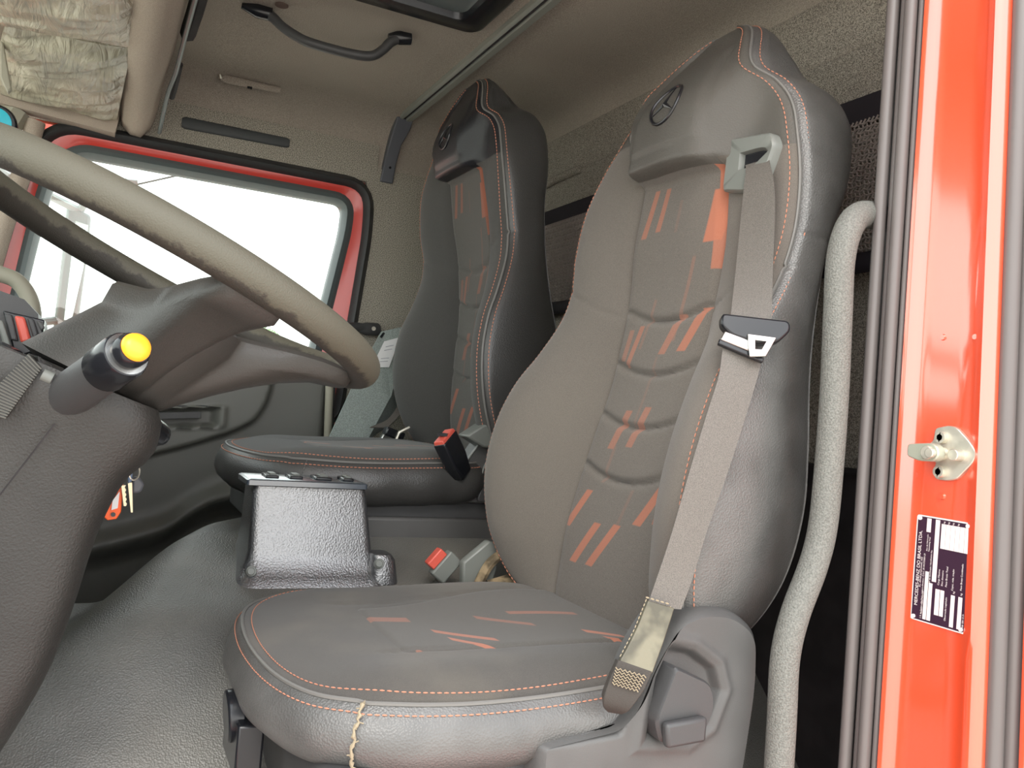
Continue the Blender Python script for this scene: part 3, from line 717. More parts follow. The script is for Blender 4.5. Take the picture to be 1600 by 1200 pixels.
mb = MB(); mb.add([gpt(q, .0045) for q in inner], [tuple(range(len(inner)))]); obj('guide_slot', mb, M_['gloss'], guide, smooth=False)
def ribbon(mb, stations, th=.0016):
    """stations: (left point, right point); builds a thick strap"""
    rows = []
    st = []
    Ls = spline([a for a, b in stations], 8); Rs_ = spline([b for a, b in stations], 8)
    for i in range(len(Ls)):
        t = (Ls[min(i+1, len(Ls)-1)]-Ls[max(i-1, 0)]).normalized(); w = (Rs_[i]-Ls[i]); n = w.cross(t).normalized()*th/2
        row = [Ls[i]-n, Ls[i].lerp(Rs_[i], .5)-n*1.0, Rs_[i]-n, Rs_[i]+n, Ls[i].lerp(Rs_[i], .5)+n, Ls[i]+n]; rows.append(row)
    mb.grid(rows, closed=True, cap=True); return mb
V = lambda *a: Vector(a)
mb = MB()
# left edge / right edge positions (X, R, Z)
def un_ray(u, v, X):
    q = Vector((u-800, v-600, 1346)); a = (q.dot(_dx), q.dot(_dr), -q.dot(_dd)); t = X/a[0]; return Vector((X, a[1]*t, a[2]*t))
UB = lambda rows: [(un_ray(*a), un_ray(*b)) for a, b in rows]
BELT = [(V(.962, .792, .372), V(.916, .798, .377))]+UB([((1166, 262, .940), (1203, 256, .895)), ((1163, 290, .932), (1209, 285, .884)), ((1158, 340, .925), (1211, 335, .872)), ((1150, 420, .890), (1208, 420, .845)), ((1143, 480, .845), (1206, 490, .815)), ((1140, 505, .835), (1204, 522, .808))])
ribbon(mb, BELT); belt = obj('belt_webbing', mb, M_['belt'], ds_root, angle=50)
BELT2 = UB([((1129, 545, .820), (1192, 555, .802)), ((1122, 590, .810), (1183, 590, .798)), ((1103, 650, .803), (1165, 650, .793)), ((1076, 740, .797), (1136, 740, .788)), ((1050, 830, .796), (1104, 830, .787)), ((1027, 900, .796), (1083, 900, .786)), ((1010, 948, .795), (1064, 952, .785))])
mb = MB(); ribbon(mb, BELT2); obj('belt_webbing', mb, M_['belt'], ds_root, angle=50)
SL = [(tuple(a), tuple(b)) for a, b in UB([((1011, 938, .790), (1052, 950, .782)), ((992, 985, .788), (1036, 1000, .779)), ((966, 1034, .784), (1017, 1052, .775))])]
mb = MB(); ribbon(mb, SL, .007); slv = obj('belt_sleeve', mb, M_['beltpatch'], ds_root, bevel=.001)
mb = MB()
for k in (0, 1):
    stitch(mb, [V(*s[k])+V(-.0015, -.0035, .002)+(V(*s[1-k])-V(*s[k]))*.04 for s in SL], .005, .0007)
stitch(mb, [V(*SL[0][0])+V(-.002, -.0035, .004), V(*SL[0][1])+V(-.002, -.0035, .004)], .006, .0011)
obj('sleeve_stitching', mb, M_['cream'], slv)
mb = MB(); ribbon(mb, UB([((964, 1030, .785), (1017, 1048, .776)), ((950, 1062, .785), (1003, 1078, .776)), ((941, 1092, .787), (984, 1103, .78)), ((950, 1106, .80), (972, 1110, .79))]), .010)
end = obj('belt_end_loop', mb, mat('dark_webbing', (.05, .044, .038, 1), .8, bump=(900, .5)), ds_root, bevel=.002)
mb = MB(); a0, b0, a1, b1 = un_ray(963, 1043, .783), un_ray(1010, 1056, .775), un_ray(958, 1066, .783), un_ray(998, 1078, .775)
for i in range(6):
    t = i/5; p0 = a0.lerp(a1, t); p1 = b0.lerp(b1, t); N = 13
    mb.tube([p0.lerp(p1, j/N)+V(-.0055, -.0045, .001+.0012*(-1)**j) for j in range(N+1)], .0007, 5)
obj('bar_tack', mb, M_['cream'], end)
# tongue
tc_ = un_ray(1170, 522, .812); ux = (un_ray(1205, 524, .800)-un_ray(1140, 512, .824)).normalized(); uz = V(-.01, -.035, -.10).normalized(); un_ = ux.cross(uz).normalized()
if un_.x > 0: un_ = -un_
def TG(a, b, d=0): return tc_+ux*a+uz*b+un_*d
mb = MB(); mb.prism([TG(p.x, p.y, -.004) for p in rounded([Vector(q) for q in [(-.040, -.016), (.040, -.022), (.045, -.010), (.034, .008), (.012, .014), (-.020, .010), (-.036, .000)]], .006, 3)], un_*.016)
tng = obj('latch_tongue', mb, M_['gloss'], ds_root, bevel=.003)
mb = MB()
fr = [(-.004, .006), (.030, .004), (.024, .030), (.006, .034)]; hole = [(.007, .012), (.020, .011), (.017, .022), (.010, .023)]
def frame(mb, fo, fi, d0, d1):
    mb.grid([[TG(*p, d0) for p in fo], [TG(*p, d1) for p in fo], [TG(*p, d1) for p in fi], [TG(*p, d0) for p in fi], [TG(*p, d0) for p in fo]], closed=True)
frame(mb, fr, hole, .012, .0155); obj('metal_tongue', mb, M_['chrome'], tng, bevel=.0008)
mb = MB(); mb.prism([TG(*p, .006) for p in [(-.030, .006), (.002, .012), (.006, .026), (-.032, .018)]], un_*.006); obj('metal_plate', mb, M_['chrome'], tng, bevel=.0015)
mb = MB(); mb.prism([TG(*p, .002) for p in [(-.033, .016), (.024, .030), (.024, .036), (-.033, .023)]], un_*.008); obj('tongue_lip', mb, M_['gloss'], tng, bevel=.0015)
# ---- driver seat base, side shield, recliner lever
mb = MB(); mb.prism([(.83, p.x, p.y) for p in rounded([Vector(q) for q in [(.23, -.372), (.70, -.35), (.72, -.50), (.24, -.50)]], .02, 3)], (.50, 0, 0)); obj('seat_pan', mb, M_['plastic'], ds_root, bevel=.006)
mb = MB(); mb.prism([(.86, .27, -.49), (.86, .70, -.49), (.86, .70, -.74), (.86, .27, -.74)], (.40, 0, 0)); obj('suspension_base', mb, M_['plastic'], ds_root, bevel=.01)
sp_ = rounded([Vector(q) for q in [(.450, -.350), (.545, -.338), (.567, -.318), (.590, -.262), (.618, -.222), (.650, -.210), (.695, -.212), (.735, -.236), (.740, -.300), (.728, -.42), (.70, -.56), (.45, -.56)]], [.006, .02, .02, .04, .03, .03, .03, .03, .03, .05, .02, .01], 5)
cen = Vector((.62, -.40))
def PX(p): return .800-.004*sm(p.x, .5, .6)
mb = MB(); mb.grid([[(.87, p.x, p.y) for p in sp_], [(.812, p.x, p.y) for p in sp_], [(.803, (p.x-cen.x)*.985+cen.x, (p.y-cen.y)*.985+cen.y) for p in sp_], [(.797, (p.x-cen.x)*.955+cen.x, (p.y-cen.y)*.955+cen.y) for p in sp_]], closed=True)

def dseg(p, poly):
    """signed distance-like value: positive inside a convex polygon"""
    d = 9
    for k in range(len(poly)):
        a, b = Vector(poly[k]), Vector(poly[(k+1) % len(poly)]); n = Vector(((b-a).y, -(b-a).x)).normalized(); d = min(d, -(p-a).dot(n))
    return d
REC = [(.583, -.352), (.640, -.357), (.668, -.342), (.683, -.305), (.672, -.278), (.640, -.258), (.606, -.250), (.590, -.285)]
LED = [(.440, -.353), (.566, -.345), (.566, -.30), (.60, -.20), (.44, -.20)]
def sx(p):
    x = .797; d = dseg(p, REC); x += .013*sm(d, -.002, .007)-.0035*math.exp(-((d+.010)/.006)**2)
    d2 = dseg(p, LED); x += .009*sm(d2, -.002, .006); return x
src_ = [Vector(((p.x-cen.x)*.955+cen.x, (p.y-cen.y)*.955+cen.y)) for p in sp_]; dense = []
for k in range(len(src_)):
    a, b = src_[k], src_[(k+1) % len(src_)]; m = max(1, int((b-a).length/.004))
    dense += [a.lerp(b, t/m) for t in range(m)]
hub_ = Vector((.628, -.32)); rows = []
for k in range(70):
    t = 1-k/69; row = []
    for p in dense: q = hub_.lerp(p, t); row.append((sx(q), q.x, q.y))
    rows.append(row)
mb2 = MB(); mb2.grid(rows, closed=True)
shield = obj('side_shield', mb, M_['plastic_g'], ds_root, angle=40)
obj('shield_face', mb2, M_['plastic_g'], shield, angle=85)
lev = rounded([Vector(q) for q in [(.602, -.268), (.655, -.290), (.662, -.318), (.648, -.350), (.590, -.352), (.580, -.325)]], [.006, .014, .014, .014, .008, .01], 4); lc = Vector((.622, -.312))
mb = MB(); mb.grid([[(.812, p.x, p.y) for p in lev], [(.782, p.x, p.y) for p in lev], [(.778, (p.x-lc.x)*.93+lc.x, (p.y-lc.y)*.93+lc.y) for p in lev]], closed=True); mb.add([(.778, (p.x-lc.x)*.93+lc.x, (p.y-lc.y)*.93+lc.y) for p in lev], [tuple(range(len(lev)))]); lv = obj('recliner_lever', mb, M_['plastic'], ds_root, angle=35)
mb = MB(); mb.prism([(.778, .586, -.326), (.778, .642, -.322), (.778, .642, -.350), (.778, .590, -.353)], (-.012, 0, 0)); obj('finger_grip', mb, M_['plastic'], lv, bevel=.004)
# height knob on the front far corner
mb = MB(); mb.cyl((1.05, .178, -.385), (0, -1, -.1), .030, .02, 24); mb.box((1.05, .19, -.41), (.10, .03, .06)); obj('adjuster_handle', mb, M_['gloss'], ds_root, bevel=.003)
mb = MB(); mb.box((.845, .56, -.352), (.02, .018, .006)); mb.box((.838, .585, -.345), (.02, .012, .01)); obj('exposed_bracket', mb, M_['dirt'], ds_root, bevel=.002)
# inner buckle and dusty hinge of the driver seat
mb = MB(); mb.prism([(1.335, .575, -.262), (1.335, .62, -.225), (1.335, .65, -.235), (1.335, .63, -.31), (1.335, .58, -.32)], (.02, 0, 0)); obj('hinge_bracket', mb, M_['guide'], ds_root, bevel=.004)
mb = MB(); mb.tube(spline([(1.325, .60, -.30), (1.325, .62, -.262), (1.325, .65, -.24)], 5), .009, 8); mb.tube([(1.32, .62, -.31), (1.32, .66, -.30)], .022, 8); obj('exposed_foam', mb, M_['dirt'], ds_root)
mb = MB(); mb.box((1.37, .558, -.276), (.022, .03, .05), Matrix.Rotation(-.7, 3, 'X')); bk_ = obj('belt_buckle', mb, M_['guide'], ds_root, bevel=.003)
mb = MB(); mb.box((1.372, .540, -.262), (.020, .016, .034), Matrix.Rotation(-.7, 3, 'X')); obj('release_button', mb, M_['buckle_r'], bk_, bevel=.002)

# ---- passenger seat plinth, hinge cover, buckle
mb = MB(); mb.prism([(1.592, .30, -.275), (1.592, .80, -.275), (1.592, .80, -.226), (1.592, .30, -.226)], (.52, 0, 0)); pl = obj('seat_plinth', mb, M_['plastic_g'], ps_root, bevel=.006)
mb = MB(); mb.prism([(1.605, .33, -.23), (1.605, .80, -.23), (1.605, .80, -.195), (1.605, .64, -.190), (1.605, .60, -.200), (1.605, .34, -.198)], (.48, 0, 0)); obj('seat_pan', mb, M_['plastic'], ps_root, bevel=.005)
hp = rounded([Vector(q) for q in [(.655, -.193), (.672, -.12), (.70, -.07), (.735, -.045), (.78, -.05), (.79, -.193)]], .015, 3)
mb = MB(); mb.prism([(1.592, p.x, p.y) for p in hp], (.05, 0, 0)); hc = obj('hinge_cover', mb, M_['plastic_g'], ps_root, bevel=.004)
mb = MB(); mb.tube(spline([(1.588, .645, -.19), (1.588, .668, -.12), (1.588, .70, -.068)], 6), .0025, 6); mb.tube(spline([(1.588, .71, -.15), (1.588, .712, -.12), (1.588, .735, -.075)], 6), .002, 6); obj('cover_ridge', mb, M_['guide'], hc)
mb = MB(); mb.prism([(1.582, p.x, p.y) for p in rounded([Vector(q) for q in [(.70, -.19), (.71, -.15), (.725, -.11), (.76, -.09), (.78, -.19)]], .01, 3)], (.014, 0, 0)); obj('recliner_lever', mb, M_['plastic'], ps_root, bevel=.003)
mb = MB(); mb.prism([(1.57, .66, -.06), (1.57, .695, -.035), (1.57, .76, -.02), (1.57, .76, -.075), (1.57, .70, -.08)], (.05, 0, 0)); obj('hinge_arm', mb, M_['guide'], ps_root, bevel=.004)
# red-topped buckle: axis leans rearward as it goes down
bt = un_ray(695, 684, 1.56); bb = un_ray(718, 732, 1.57); ax = (bb-bt).normalized()
mb = MB(); wv = V(.55, .80, .15).normalized(); wv = (wv-wv.dot(ax)*ax).normalized(); hv = ax.cross(wv)
c8 = lambda t, w, h, off=V(0, 0, 0): [bt+ax*t+off+wv*a*w+hv*b*h for a, b in ((-1, -1), (1, -1), (1, 1), (-1, 1))]
mb.grid([c8(0, .027, .014), c8(.05, .026, .014), c8(.085, .020, .012), c8(.092, .014, .009)], closed=True, cap=True)
bkp = obj('belt_buckle', mb, M_['gloss'], ps_root, bevel=.004)
mb = MB(); mb.grid([c8(-.006, .024, .011), c8(.006, .026, .0125)], closed=True, cap=True); obj('release_button', mb, M_['buckle_r'], bkp, bevel=.002)
mb = MB(); mb.box(bt-ax*.0075, (.018, .02, .006), Matrix.Rotation(.6, 3, 'Z')); obj('tongue_slot', mb, M_['gloss'], bkp)
mb = MB(); mb.tube([bb+ax*.02, bb+ax*.05+V(.01, .01, 0), (1.60, .68, -.19)], .005, 8); obj('buckle_stalk', mb, M_['steel'], ps_root)
mb = MB()
q0 = un_ray(598, 685, 2.05)
mb.prism([q0+V(0, a, b) for a, b in ((-.016, -.022), (.006, .018), (.03, .02), (.026, -.01), (.012, -.026))], (.02, 0, 0)); tg2 = obj('latch_tongue', mb, M_['chrome'], ps_root, bevel=.002)
q1 = un_ray(615, 678, 2.05); mb = MB(); mb.box(q1, (.03, .05, .022), Matrix.Rotation(-.3, 3, 'X')); obj('tongue_grip', mb, M_['gloss'], tg2, bevel=.004)
mb = MB(); ribbon(mb, [(un_ray(578, 668, 2.1), un_ray(606, 668, 2.1)), (un_ray(606, 655, 2.13), un_ray(622, 652, 2.13)), (un_ray(622, 630, 2.16), un_ray(640, 625, 2.16)), (un_ray(628, 590, 2.2), un_ray(646, 590, 2.2))], .003); obj('belt_webbing', mb, M_['belt'], ps_root)
mb = MB(); mb.tube([un_ray(618, 690, 2.03), un_ray(624, 676, 2.03), un_ray(640, 668, 2.03)], .004, 8); obj('metal_hook', mb, M_['steel'], ps_root)

# ================================================================== STEERING WHEEL
CW = V(1.08, .064, .128); e1 = V(1, 0, 0); e2 = V(0, .917, -.398).normalized(); e3 = V(0, .398, .917).normalized()
def WP(a, b, n): return CW+e1*a+e2*b+e3*n
wheel = thing('steering_wheel', 'large worn steering wheel with dusty rim and dark hub, left side of photo', 'steering wheel', tuple(WP(0, 0, -.15)))
RW = .25
mb = MB(); path = [WP(RW*math.cos(t*2*math.pi/120), RW*math.sin(t*2*math.pi/120), 0) for t in range(120)]
mb.tube(path, .0195, 20, closed=True, up=tuple(e3)); obj('rim', mb, M_['rim'], wheel)
# hub with spokes: polar surface
def spoke_w(ph):
    """0 between spokes, 1 on a spoke"""
    v = 0
    for c_, w in ((math.radians(161), 13), (math.radians(19), 13), (math.radians(90), 27)):
        d = abs((ph-c_+math.pi) % (2*math.pi)-math.pi); v = max(v, 1-sm(math.degrees(d), w*.5, w*1.15))
    return v
def hub_ring(ph):
    b = math.sin(ph); hub = lerp(.062, .118, clamp(.5+b*.6)); k = spoke_w(ph)
    # forward edge: straight from the front of the pad to the rim on either side
    c_, ax_ = math.cos(ph), abs(math.cos(ph)); fr = None
    if b < .19:
        # line through (0,-.046) and (.246,.020) in (|a|, b) space
        m = (.047+.046)/.246; den = b-m*ax_; fr = -.046/den if den < -1e-4 else 9
        return min(RW-.006, fr), clamp(sm(min(RW, fr), .1, .24)), b
    return lerp(hub, RW-.006, k), k, b
mb = MB(); NA = 180; rows = []
def col_pts(ph):
    ro, k, b = hub_ring(ph); c_, s_ = math.cos(ph), math.sin(ph); hub = lerp(.062, .118, clamp(.5+b*.6)); out = []
    ntop = lambda r: lerp(-.040, -.006, sm(r, .07, .24))
    for t in (.001, .2, .4, .55, .7, .82, .92, .98, 1): out.append((ro*t*c_, ro*t*s_, ntop(ro*t)-.006*sm(t, .9, 1)))
    e = ntop(ro)
    rbx, rby, oy = .090, .080, -.012                     # underside outline of the hub
    rb = 1/math.sqrt((c_/rbx)**2+(s_/rby)**2); bx_, by_ = rb*c_, rb*s_+oy
    thick = lerp(.030, .020, k)
    for t in (0, .12, .3, .5, .7, .88, 1):
        q = lerp(t, t**.75, k); out.append((lerp(ro*c_*.985, bx_, q), lerp(ro*s_*.985, by_, q), lerp(e-thick, -.150, lerp(t, t**1.15, k))))
    for t in (.8, .4, .001): out.append((bx_*t, by_*t+oy*(1-t), -.155))
    return out
cols_ = [col_pts(2*math.pi*j/NA) for j in range(NA)]
for i in range(len(cols_[0])): rows.append([WP(*cols_[j][i]) for j in range(NA)])
mb.grid(rows, closed=True); obj('hub', mb, M_['hub'], wheel, angle=60)

# ================================================================== STEERING COLUMN
col = thing('steering_column', 'grained dark steering column shroud below the wheel, with a lever to the side', 'steering column', (1.07, -.1, -.72))
CR = [(-.60, -.165, .15, .085), (-.47, -.095, .16, .09), (-.404, -.060, .165, .092), (-.322, -.022, .175, .095), (-.256, -.004, .18, .097), (-.17, .014, .185, .10), (-.112, .036, .19, .105), (-.085, .060, .20, .11), (-.062, .066, .205, .115), (-.040, .066, .205, .115), (-.034, .062, .20, .112)]
mb = MB(); rows = []
for i in range(40):
    z = lerp(-.60, -.034, i/39); rear = interp(CR, z, 1); dep = interp(CR, z, 2); hx = interp(CR, z, 3); row = []
    for j in range(48):
        a = 2*math.pi*j/48; c_, s_ = math.cos(a), math.sin(a); e = .45
        x = hx*math.copysign(abs(c_)**e, c_); r = dep/2*math.copysign(abs(s_)**e, s_); R = rear-dep/2+r; row.append((1.07+x, R, z+.35*(rear-R)))
    rows.append(row)
mb.grid(rows, closed=True, cap=True); shroud = obj('shroud', mb, M_['column'], col, angle=50)
mb = MB(); mb.tube([(.9555, -.035, -.052), (.957, -.105, -.175), (.963, -.15, -.25)], .0009, 5); obj('shroud_seam', mb, M_['dark_lower'], shroud)
mb = MB(); mb.box((.960, -.105, -.18), (.006, .006, .012), Matrix.Rotation(.5, 3, 'X')); obj('clip_slot', mb, M_['gloss'], shroud)
# ignition lock on the rear far edge
il = un_ray(246, 677, 1.17); mb = MB(); mb.tube([il+V(-.03, -.02, .01), il+V(0, -.004, 0), il+V(.012, .006, -.002)], [.018, .018, .014], 16); obj('ignition_lock', mb, M_['gloss'], col, bevel=.002)
# ribbed switch block
mb = MB(); rc_ = un_ray(28, 610, .955)
A = un_ray(45, 552, .95); B = un_ray(66, 575, .95); Cc = un_ray(8, 655, .945); Dd = un_ray(-40, 640, .945)
mb.prism([A, B, Cc, Dd], (.03, 0, 0)); rb = obj('ribbed_switch', mb, M_['column'], col, bevel=.002)
mb = MB()
for i in range(22):
    t = (i+.5)/22; p = A.lerp(Dd, t); q = B.lerp(Cc, t); mb.tube([p+V(-.0005, 0, 0), q+V(-.0005, 0, 0)], .0009, 5)
obj('switch_rib', mb, mat('rib_grey', (.09, .09, .08, 1), .5), rb); bpy.context.scene.collection.objects[-1]['kind'] = 'stuff'
mb = MB(); q = [un_ray(40, 550, .98), un_ray(105, 578, .98), un_ray(80, 600, .97), un_ray(60, 620, .97), un_ray(55, 560, .97)]; mb.prism(q, (.05, 0, 0)); obj('shroud_top', mb, M_['column'], col, bevel=.004)
mb = MB(); mb.tube([un_ray(66, 585, .958), un_ray(82, 592, .958)], .0065, 10); obj('small_knob', mb, M_['guide'], col)
# stalk with lit amber push button
E0 = un_ray(83, 636, 1.00); E1 = un_ray(219, 538, .855); sa = (E1-E0).normalized(); Ls_ = (E1-E0).length
st = thing('control_stalk', 'thick black lever ending in a glowing amber push button', 'lever', tuple(E0))
P_ = lambda t: E0+sa*Ls_*t
mb = MB(); mb.tube([P_(-.12), P_(0), P_(.05), P_(.3), P_(.6), P_(.66)], [.020, .024, .0235, .0225, .0215, .0210], 28); obj('grip', mb, M_['plastic'], st)
mb = MB(); mb.tube([P_(.62), P_(.63), P_(.84), P_(.86), P_(.865)], [.0218, .0228, .0228, .0215, .014], 32); obj('collar', mb, M_['gloss'], st)
mb = MB(); mb.tube([P_(.85), P_(.93), P_(.95)], [.0165, .0165, .0145], 28); obj('button_bezel', mb, M_['gloss'], st)
mb = MB(); mb.tube([P_(.86+.0028*k) for k in range(3)], .0205, 32); obj('chrome_ring', mb, M_['chrome'], st)
mb = MB(); mb.tube([P_(.93), P_(.965), P_(.985), P_(1.0), P_(1.005)], [.0135, .0135, .0120, .0075, .001], 28); obj('amber_button', mb, M_['amber'], st)
# keys
kr = un_ray(210, 738, 1.20)
ky = thing('key_ring', 'bunch of keys with an orange tag hanging beside the steering column', 'keys', tuple(kr+V(0, 0, -.06)))
mb = MB(); mb.tube([kr+V(.002*math.cos(t), .006*math.cos(t), .010*math.sin(t)) for t in [i*math.pi/10 for i in range(20)]], .0011, 6, closed=True)
mb.tube([kr+V(.002, .005*math.cos(t)+.001, .009*math.sin(t)+.018) for t in [i*math.pi/10 for i in range(20)]], .0010, 6, closed=True); obj('split_ring', mb, M_['steel'], ky)
def hang(u0, v0, u1, v1, X, w, th, name, m, teeth=False):
    a = un_ray(u0, v0, X); b = un_ray(u1, v1, X); d = (b-a); s = V(0, 1, 0)*w/2; N = 9; vs = []
    o = [a-s]+[b-s*.5]+[b+s*.5]
    if teeth: o += [a.lerp(b, 1-k/N)+s*(1 if k % 2 else .45) for k in range(1, N)]
    o += [a+s]; m_ = MB(); m_.prism(o, (th, 0, 0)); return obj(name, m_, m, ky, bevel=.0003)
hang(193, 758, 195, 791, 1.20, .006, .0016, 'key', M_['brass'], True); hang(203, 754, 206, 801, 1.205, .0055, .0016, 'key', M_['brass'])
mb = MB(); q = [un_ray(*p, 1.198) for p in ((199, 742), (208, 735), (206, 752), (200, 756))]; mb.prism(q, (.004, 0, 0)); obj('key_head', mb, mat('blue_key_plastic', (.10, .15, .24, 1), .4), ky, bevel=.001)
mb = MB(); q = [un_ray(*p, 1.21) for p in ((207, 745), (217, 745), (226, 757), (220, 770), (206, 772))]; mb.prism(q, (.01, 0, 0)); obj('key_fob', mb, M_['bracket'], ky, bevel=.003)
mb = MB(); q = [un_ray(*p, 1.205) for p in ((193, 756), (180, 770), (160, 806), (168, 813), (182, 811), (189, 800))]; mb.prism(q, (.004, 0, 0)); tg = obj('orange_tag', mb, M_['tag_o'], ky, bevel=.001)
mb = MB(); q = [un_ray(*p, 1.203) for p in ((187, 768), (184, 794), (174, 797), (176, 782))]; mb.prism(q, (.001, 0, 0)); obj('paper_insert', mb, M_['white'], tg)
mb = MB(); mb.cyl(un_ray(177, 804, 1.2035), (1, 0, 0), .0028, .001, 12); obj('tag_hole', mb, M_['gloss'], tg)

# ================================================================== DASHBOARD
dash = thing('dashboard', 'dark dashboard end with a red rocker switch at the left edge', 'dashboard', (1.6, -.3, -.3))
def dash_prof(X):
    k = sm(X, 1.45, 1.7); top = lerp(.095, .02, k)
    return [(-.50, .06), (-.40, lerp(.10, .04, k)), (-.20, top), (-.125, top), (-.095, top-.008), (-.078, top-.025), (-.072, top-.06), (-.085, -.01), (-.13, -.06), (-.22, -.16), (-.34, -.30), (-.50, -.32)]
mb = MB(); mb.grid([[(X, r, z) for r, z in dash_prof(X)] for X in [1.26+i*.04 for i in range(29)]], closed=True, cap=True); obj('dash_body', mb, M_['plastic'], dash, angle=50)
def dsw(name, c4, X, m, dx=-.012, bev=.002, par=None):
    mb_ = MB(); mb_.prism([un_ray(u, v, X) for u, v in c4], (-dx, 0, 0)); return obj(name, mb_, m, par or dash, bevel=bev)
dsw('switch_surround', [(4, 485), (70, 500), (64, 545), (24, 560)], 1.250, M_['gloss'], -.02)
dsw('red_switch', [(22, 493), (38, 495), (49, 533), (32, 536)], 1.238, M_['buckle_r'], -.012, .003)
dsw('rocker_switch', [(6, 490), (18, 491), (28, 533), (16, 531)], 1.240, M_['plastic'], -.01)
dsw('rocker_switch', [(42, 496), (52, 498), (60, 522), (52, 530)], 1.240, M_['plastic'], -.01)
dsw('rocker_switch', [(56, 500), (66, 503), (70, 512), (64, 518)], 1.240, M_['plastic_g'], -.01)
dsw('grey_vent_trim', [(-5, 500), (4, 500), (22, 556), (8, 552)], 1.235, M_['guide'], -.01)
mb = MB(); mb.tube([un_ray(-10, 556, 1.2), un_ray(22, 566, 1.15)], [.02, .015], 14); obj('light_switch_knob', mb, M_['gloss'], dash, bevel=.002)
# passenger grab bar on top of dash (pale curved)
gb = MB(); gb.tube(spline([un_ray(-20, 420, 2.0), un_ray(0, 428, 2.0), un_ray(25, 438, 2.0), un_ray(42, 458, 2.0), un_ray(50, 480, 2.0), un_ray(52, 505, 2.0)], 6), .016, 12)
tag(obj('grab_bar', gb, M_['beige']), 'pale curved grab bar on the dashboard beside the front pillar', 'handle')
# cyan lens at left edge
cl = un_ray(-6, 195, 1.9); mb = MB(); mb.cyl(cl, (-1, 0, 0), .036, .03, 32); rm = tag(obj('round_mirror', mb, M_['gloss'], bevel=.004), 'round dark rimmed mirror with a bright cyan face at the left edge', 'mirror')
mb = MB(); mb.cyl(cl+V(-.0155, -.002, 0), (-1, 0, 0), .029, .004, 32); obj('mirror_face', mb, M_['cyan'], rm)
mb = MB(); mb.tube([cl+V(.0, -.02, 0), cl+V(.05, -.09, .05), cl+V(.05, -.2, .1)], .008, 8); obj('mirror_arm', mb, M_['gloss'], rm)

# ================================================================== OVERHEAD
# front beam of headliner
mb = MB(); rows = []
for i in range(36):
    t = i/35; X = lerp(.78, 2.40, t)
    dz = -.035*sm(X, 2.1, 2.4)-.02*sm(X, 1.4, 2.1)
    w = lerp(1, .82, sm(X, 1.8, 2.4))
    pts = [(-.035, .80), (-.020, .715), (-.008, .684), (.015, .668), (.045, .666), (.070, .690), (.082, .72), (.088, .80)]
    rows.append([(X, a*w+.002, b+dz) for a, b in pts])
mb.grid(rows, closed=True, cap=True); beam = struct('trim_2', mb, M_['beam'], angle=70)
mb = MB(); mb.tube(spline([(1.55, .096, .70), (1.85, .092, .685), (2.02, .090, .672), (2.15, .083, .66), (2.35, .080, .62)], 8), [.005]*33, 8); struct('beam_edge_trim', mb, M_['seal_t'], beam)
mb = MB(); mb.tube(spline([(1.50, .105, .745), (1.75, .105, .73), (1.90, .10, .715)], 6), .016, 8); mb.tube(spline([(2.02, .096, .69), (2.12, .096, .68), (2.2, .094, .67)], 6), .007, 8); struct('dark_recess', mb, M_['dark_lower'], beam)
# sun visors wrapped in crumpled film
def visor(name, corners, amp, seed, lab):
    rnd = random.Random(seed); A, B, Cq, D = [Vector(c) for c in corners]   # A-B rear edge, D-C front edge
    ph = [rnd.uniform(0, 6) for _ in range(12)]
    n1, n2 = 70, 70; topg = []; botg = []
    for i in range(n1):
        a = i/(n1-1); r1 = []; r2 = []
        for j in range(n2):
            b = j/(n2-1); p = A.lerp(B, a).lerp(D.lerp(Cq, a), b)
            e = min(a, 1-a, b, 1-b); k = sm(e, 0, .12)
            w = 0
            for q in range(6):
                th = .5+q*.21; w += abs(math.sin(a*(5+7*q)+b*(2+1.1*q)*(1+.8*a)+ph[q]+.9*math.sin(b*3+ph[q+6])))/(1+q*.5)
            w = (w/3.2-.5)*amp
            sag = .012*math.sin(a*math.pi)*math.sin(b*math.pi)
            r1.append(p+V(0, 0, -.010*k-w*(.4+.6*k)-sag)); r2.append(p+V(0, 0, .012))
        topg.append(r1); botg.append(r2)
    mb = MB(); mb.grid(topg); mb.grid(botg); per = lambda G: [G[0][j] for j in range(n2)]+[G[i][-1] for i in range(n1)]+[G[-1][j] for j in range(n2-1, -1, -1)]+[G[i][0] for i in range(n1-1, -1, -1)]
    mb.grid([per(topg), per(botg)]); return tag(obj(name, mb, M_['film'], angle=60), lab, 'sun visor')
visor('sun_visor', [(2.38, -.020, .630), (1.95, -.002, .675), (2.02, -.235, .685), (2.40, -.30, .655)], .022, 3, 'sun visor in crumpled plastic film next to the passenger window')
visor('sun_visor', [(1.935, .000, .672), (1.40, .000, .695), (1.40, -.24, .70), (1.99, -.25, .675)], .022, 9, 'sun visor in crumpled plastic film at the top left corner of the photo')
mb = MB(); mb.prism([(.8, -.04, .79), (.8, -.04, .735), (.8, -.5, .70), (.8, -.5, .79)], (1.6, 0, 0)); mb.prism([(2.36, -.02, .60), (2.36, -.30, .62), (2.36, -.45, .45), (2.36, -.5, .75), (2.36, 0, .75)], (.05, 0, 0)); struct('front_header', mb, M_['beam'], beam, smooth=False)
mb = MB(); q = [un_ray(*p, 2.1) for p in ((0, 65), (4, 60), (18, 138), (12, 145), (0, 120))]; mb.prism(q, (.02, 0, 0)); struct('header_insert', mb, M_['beige'], beam, bevel=.003)
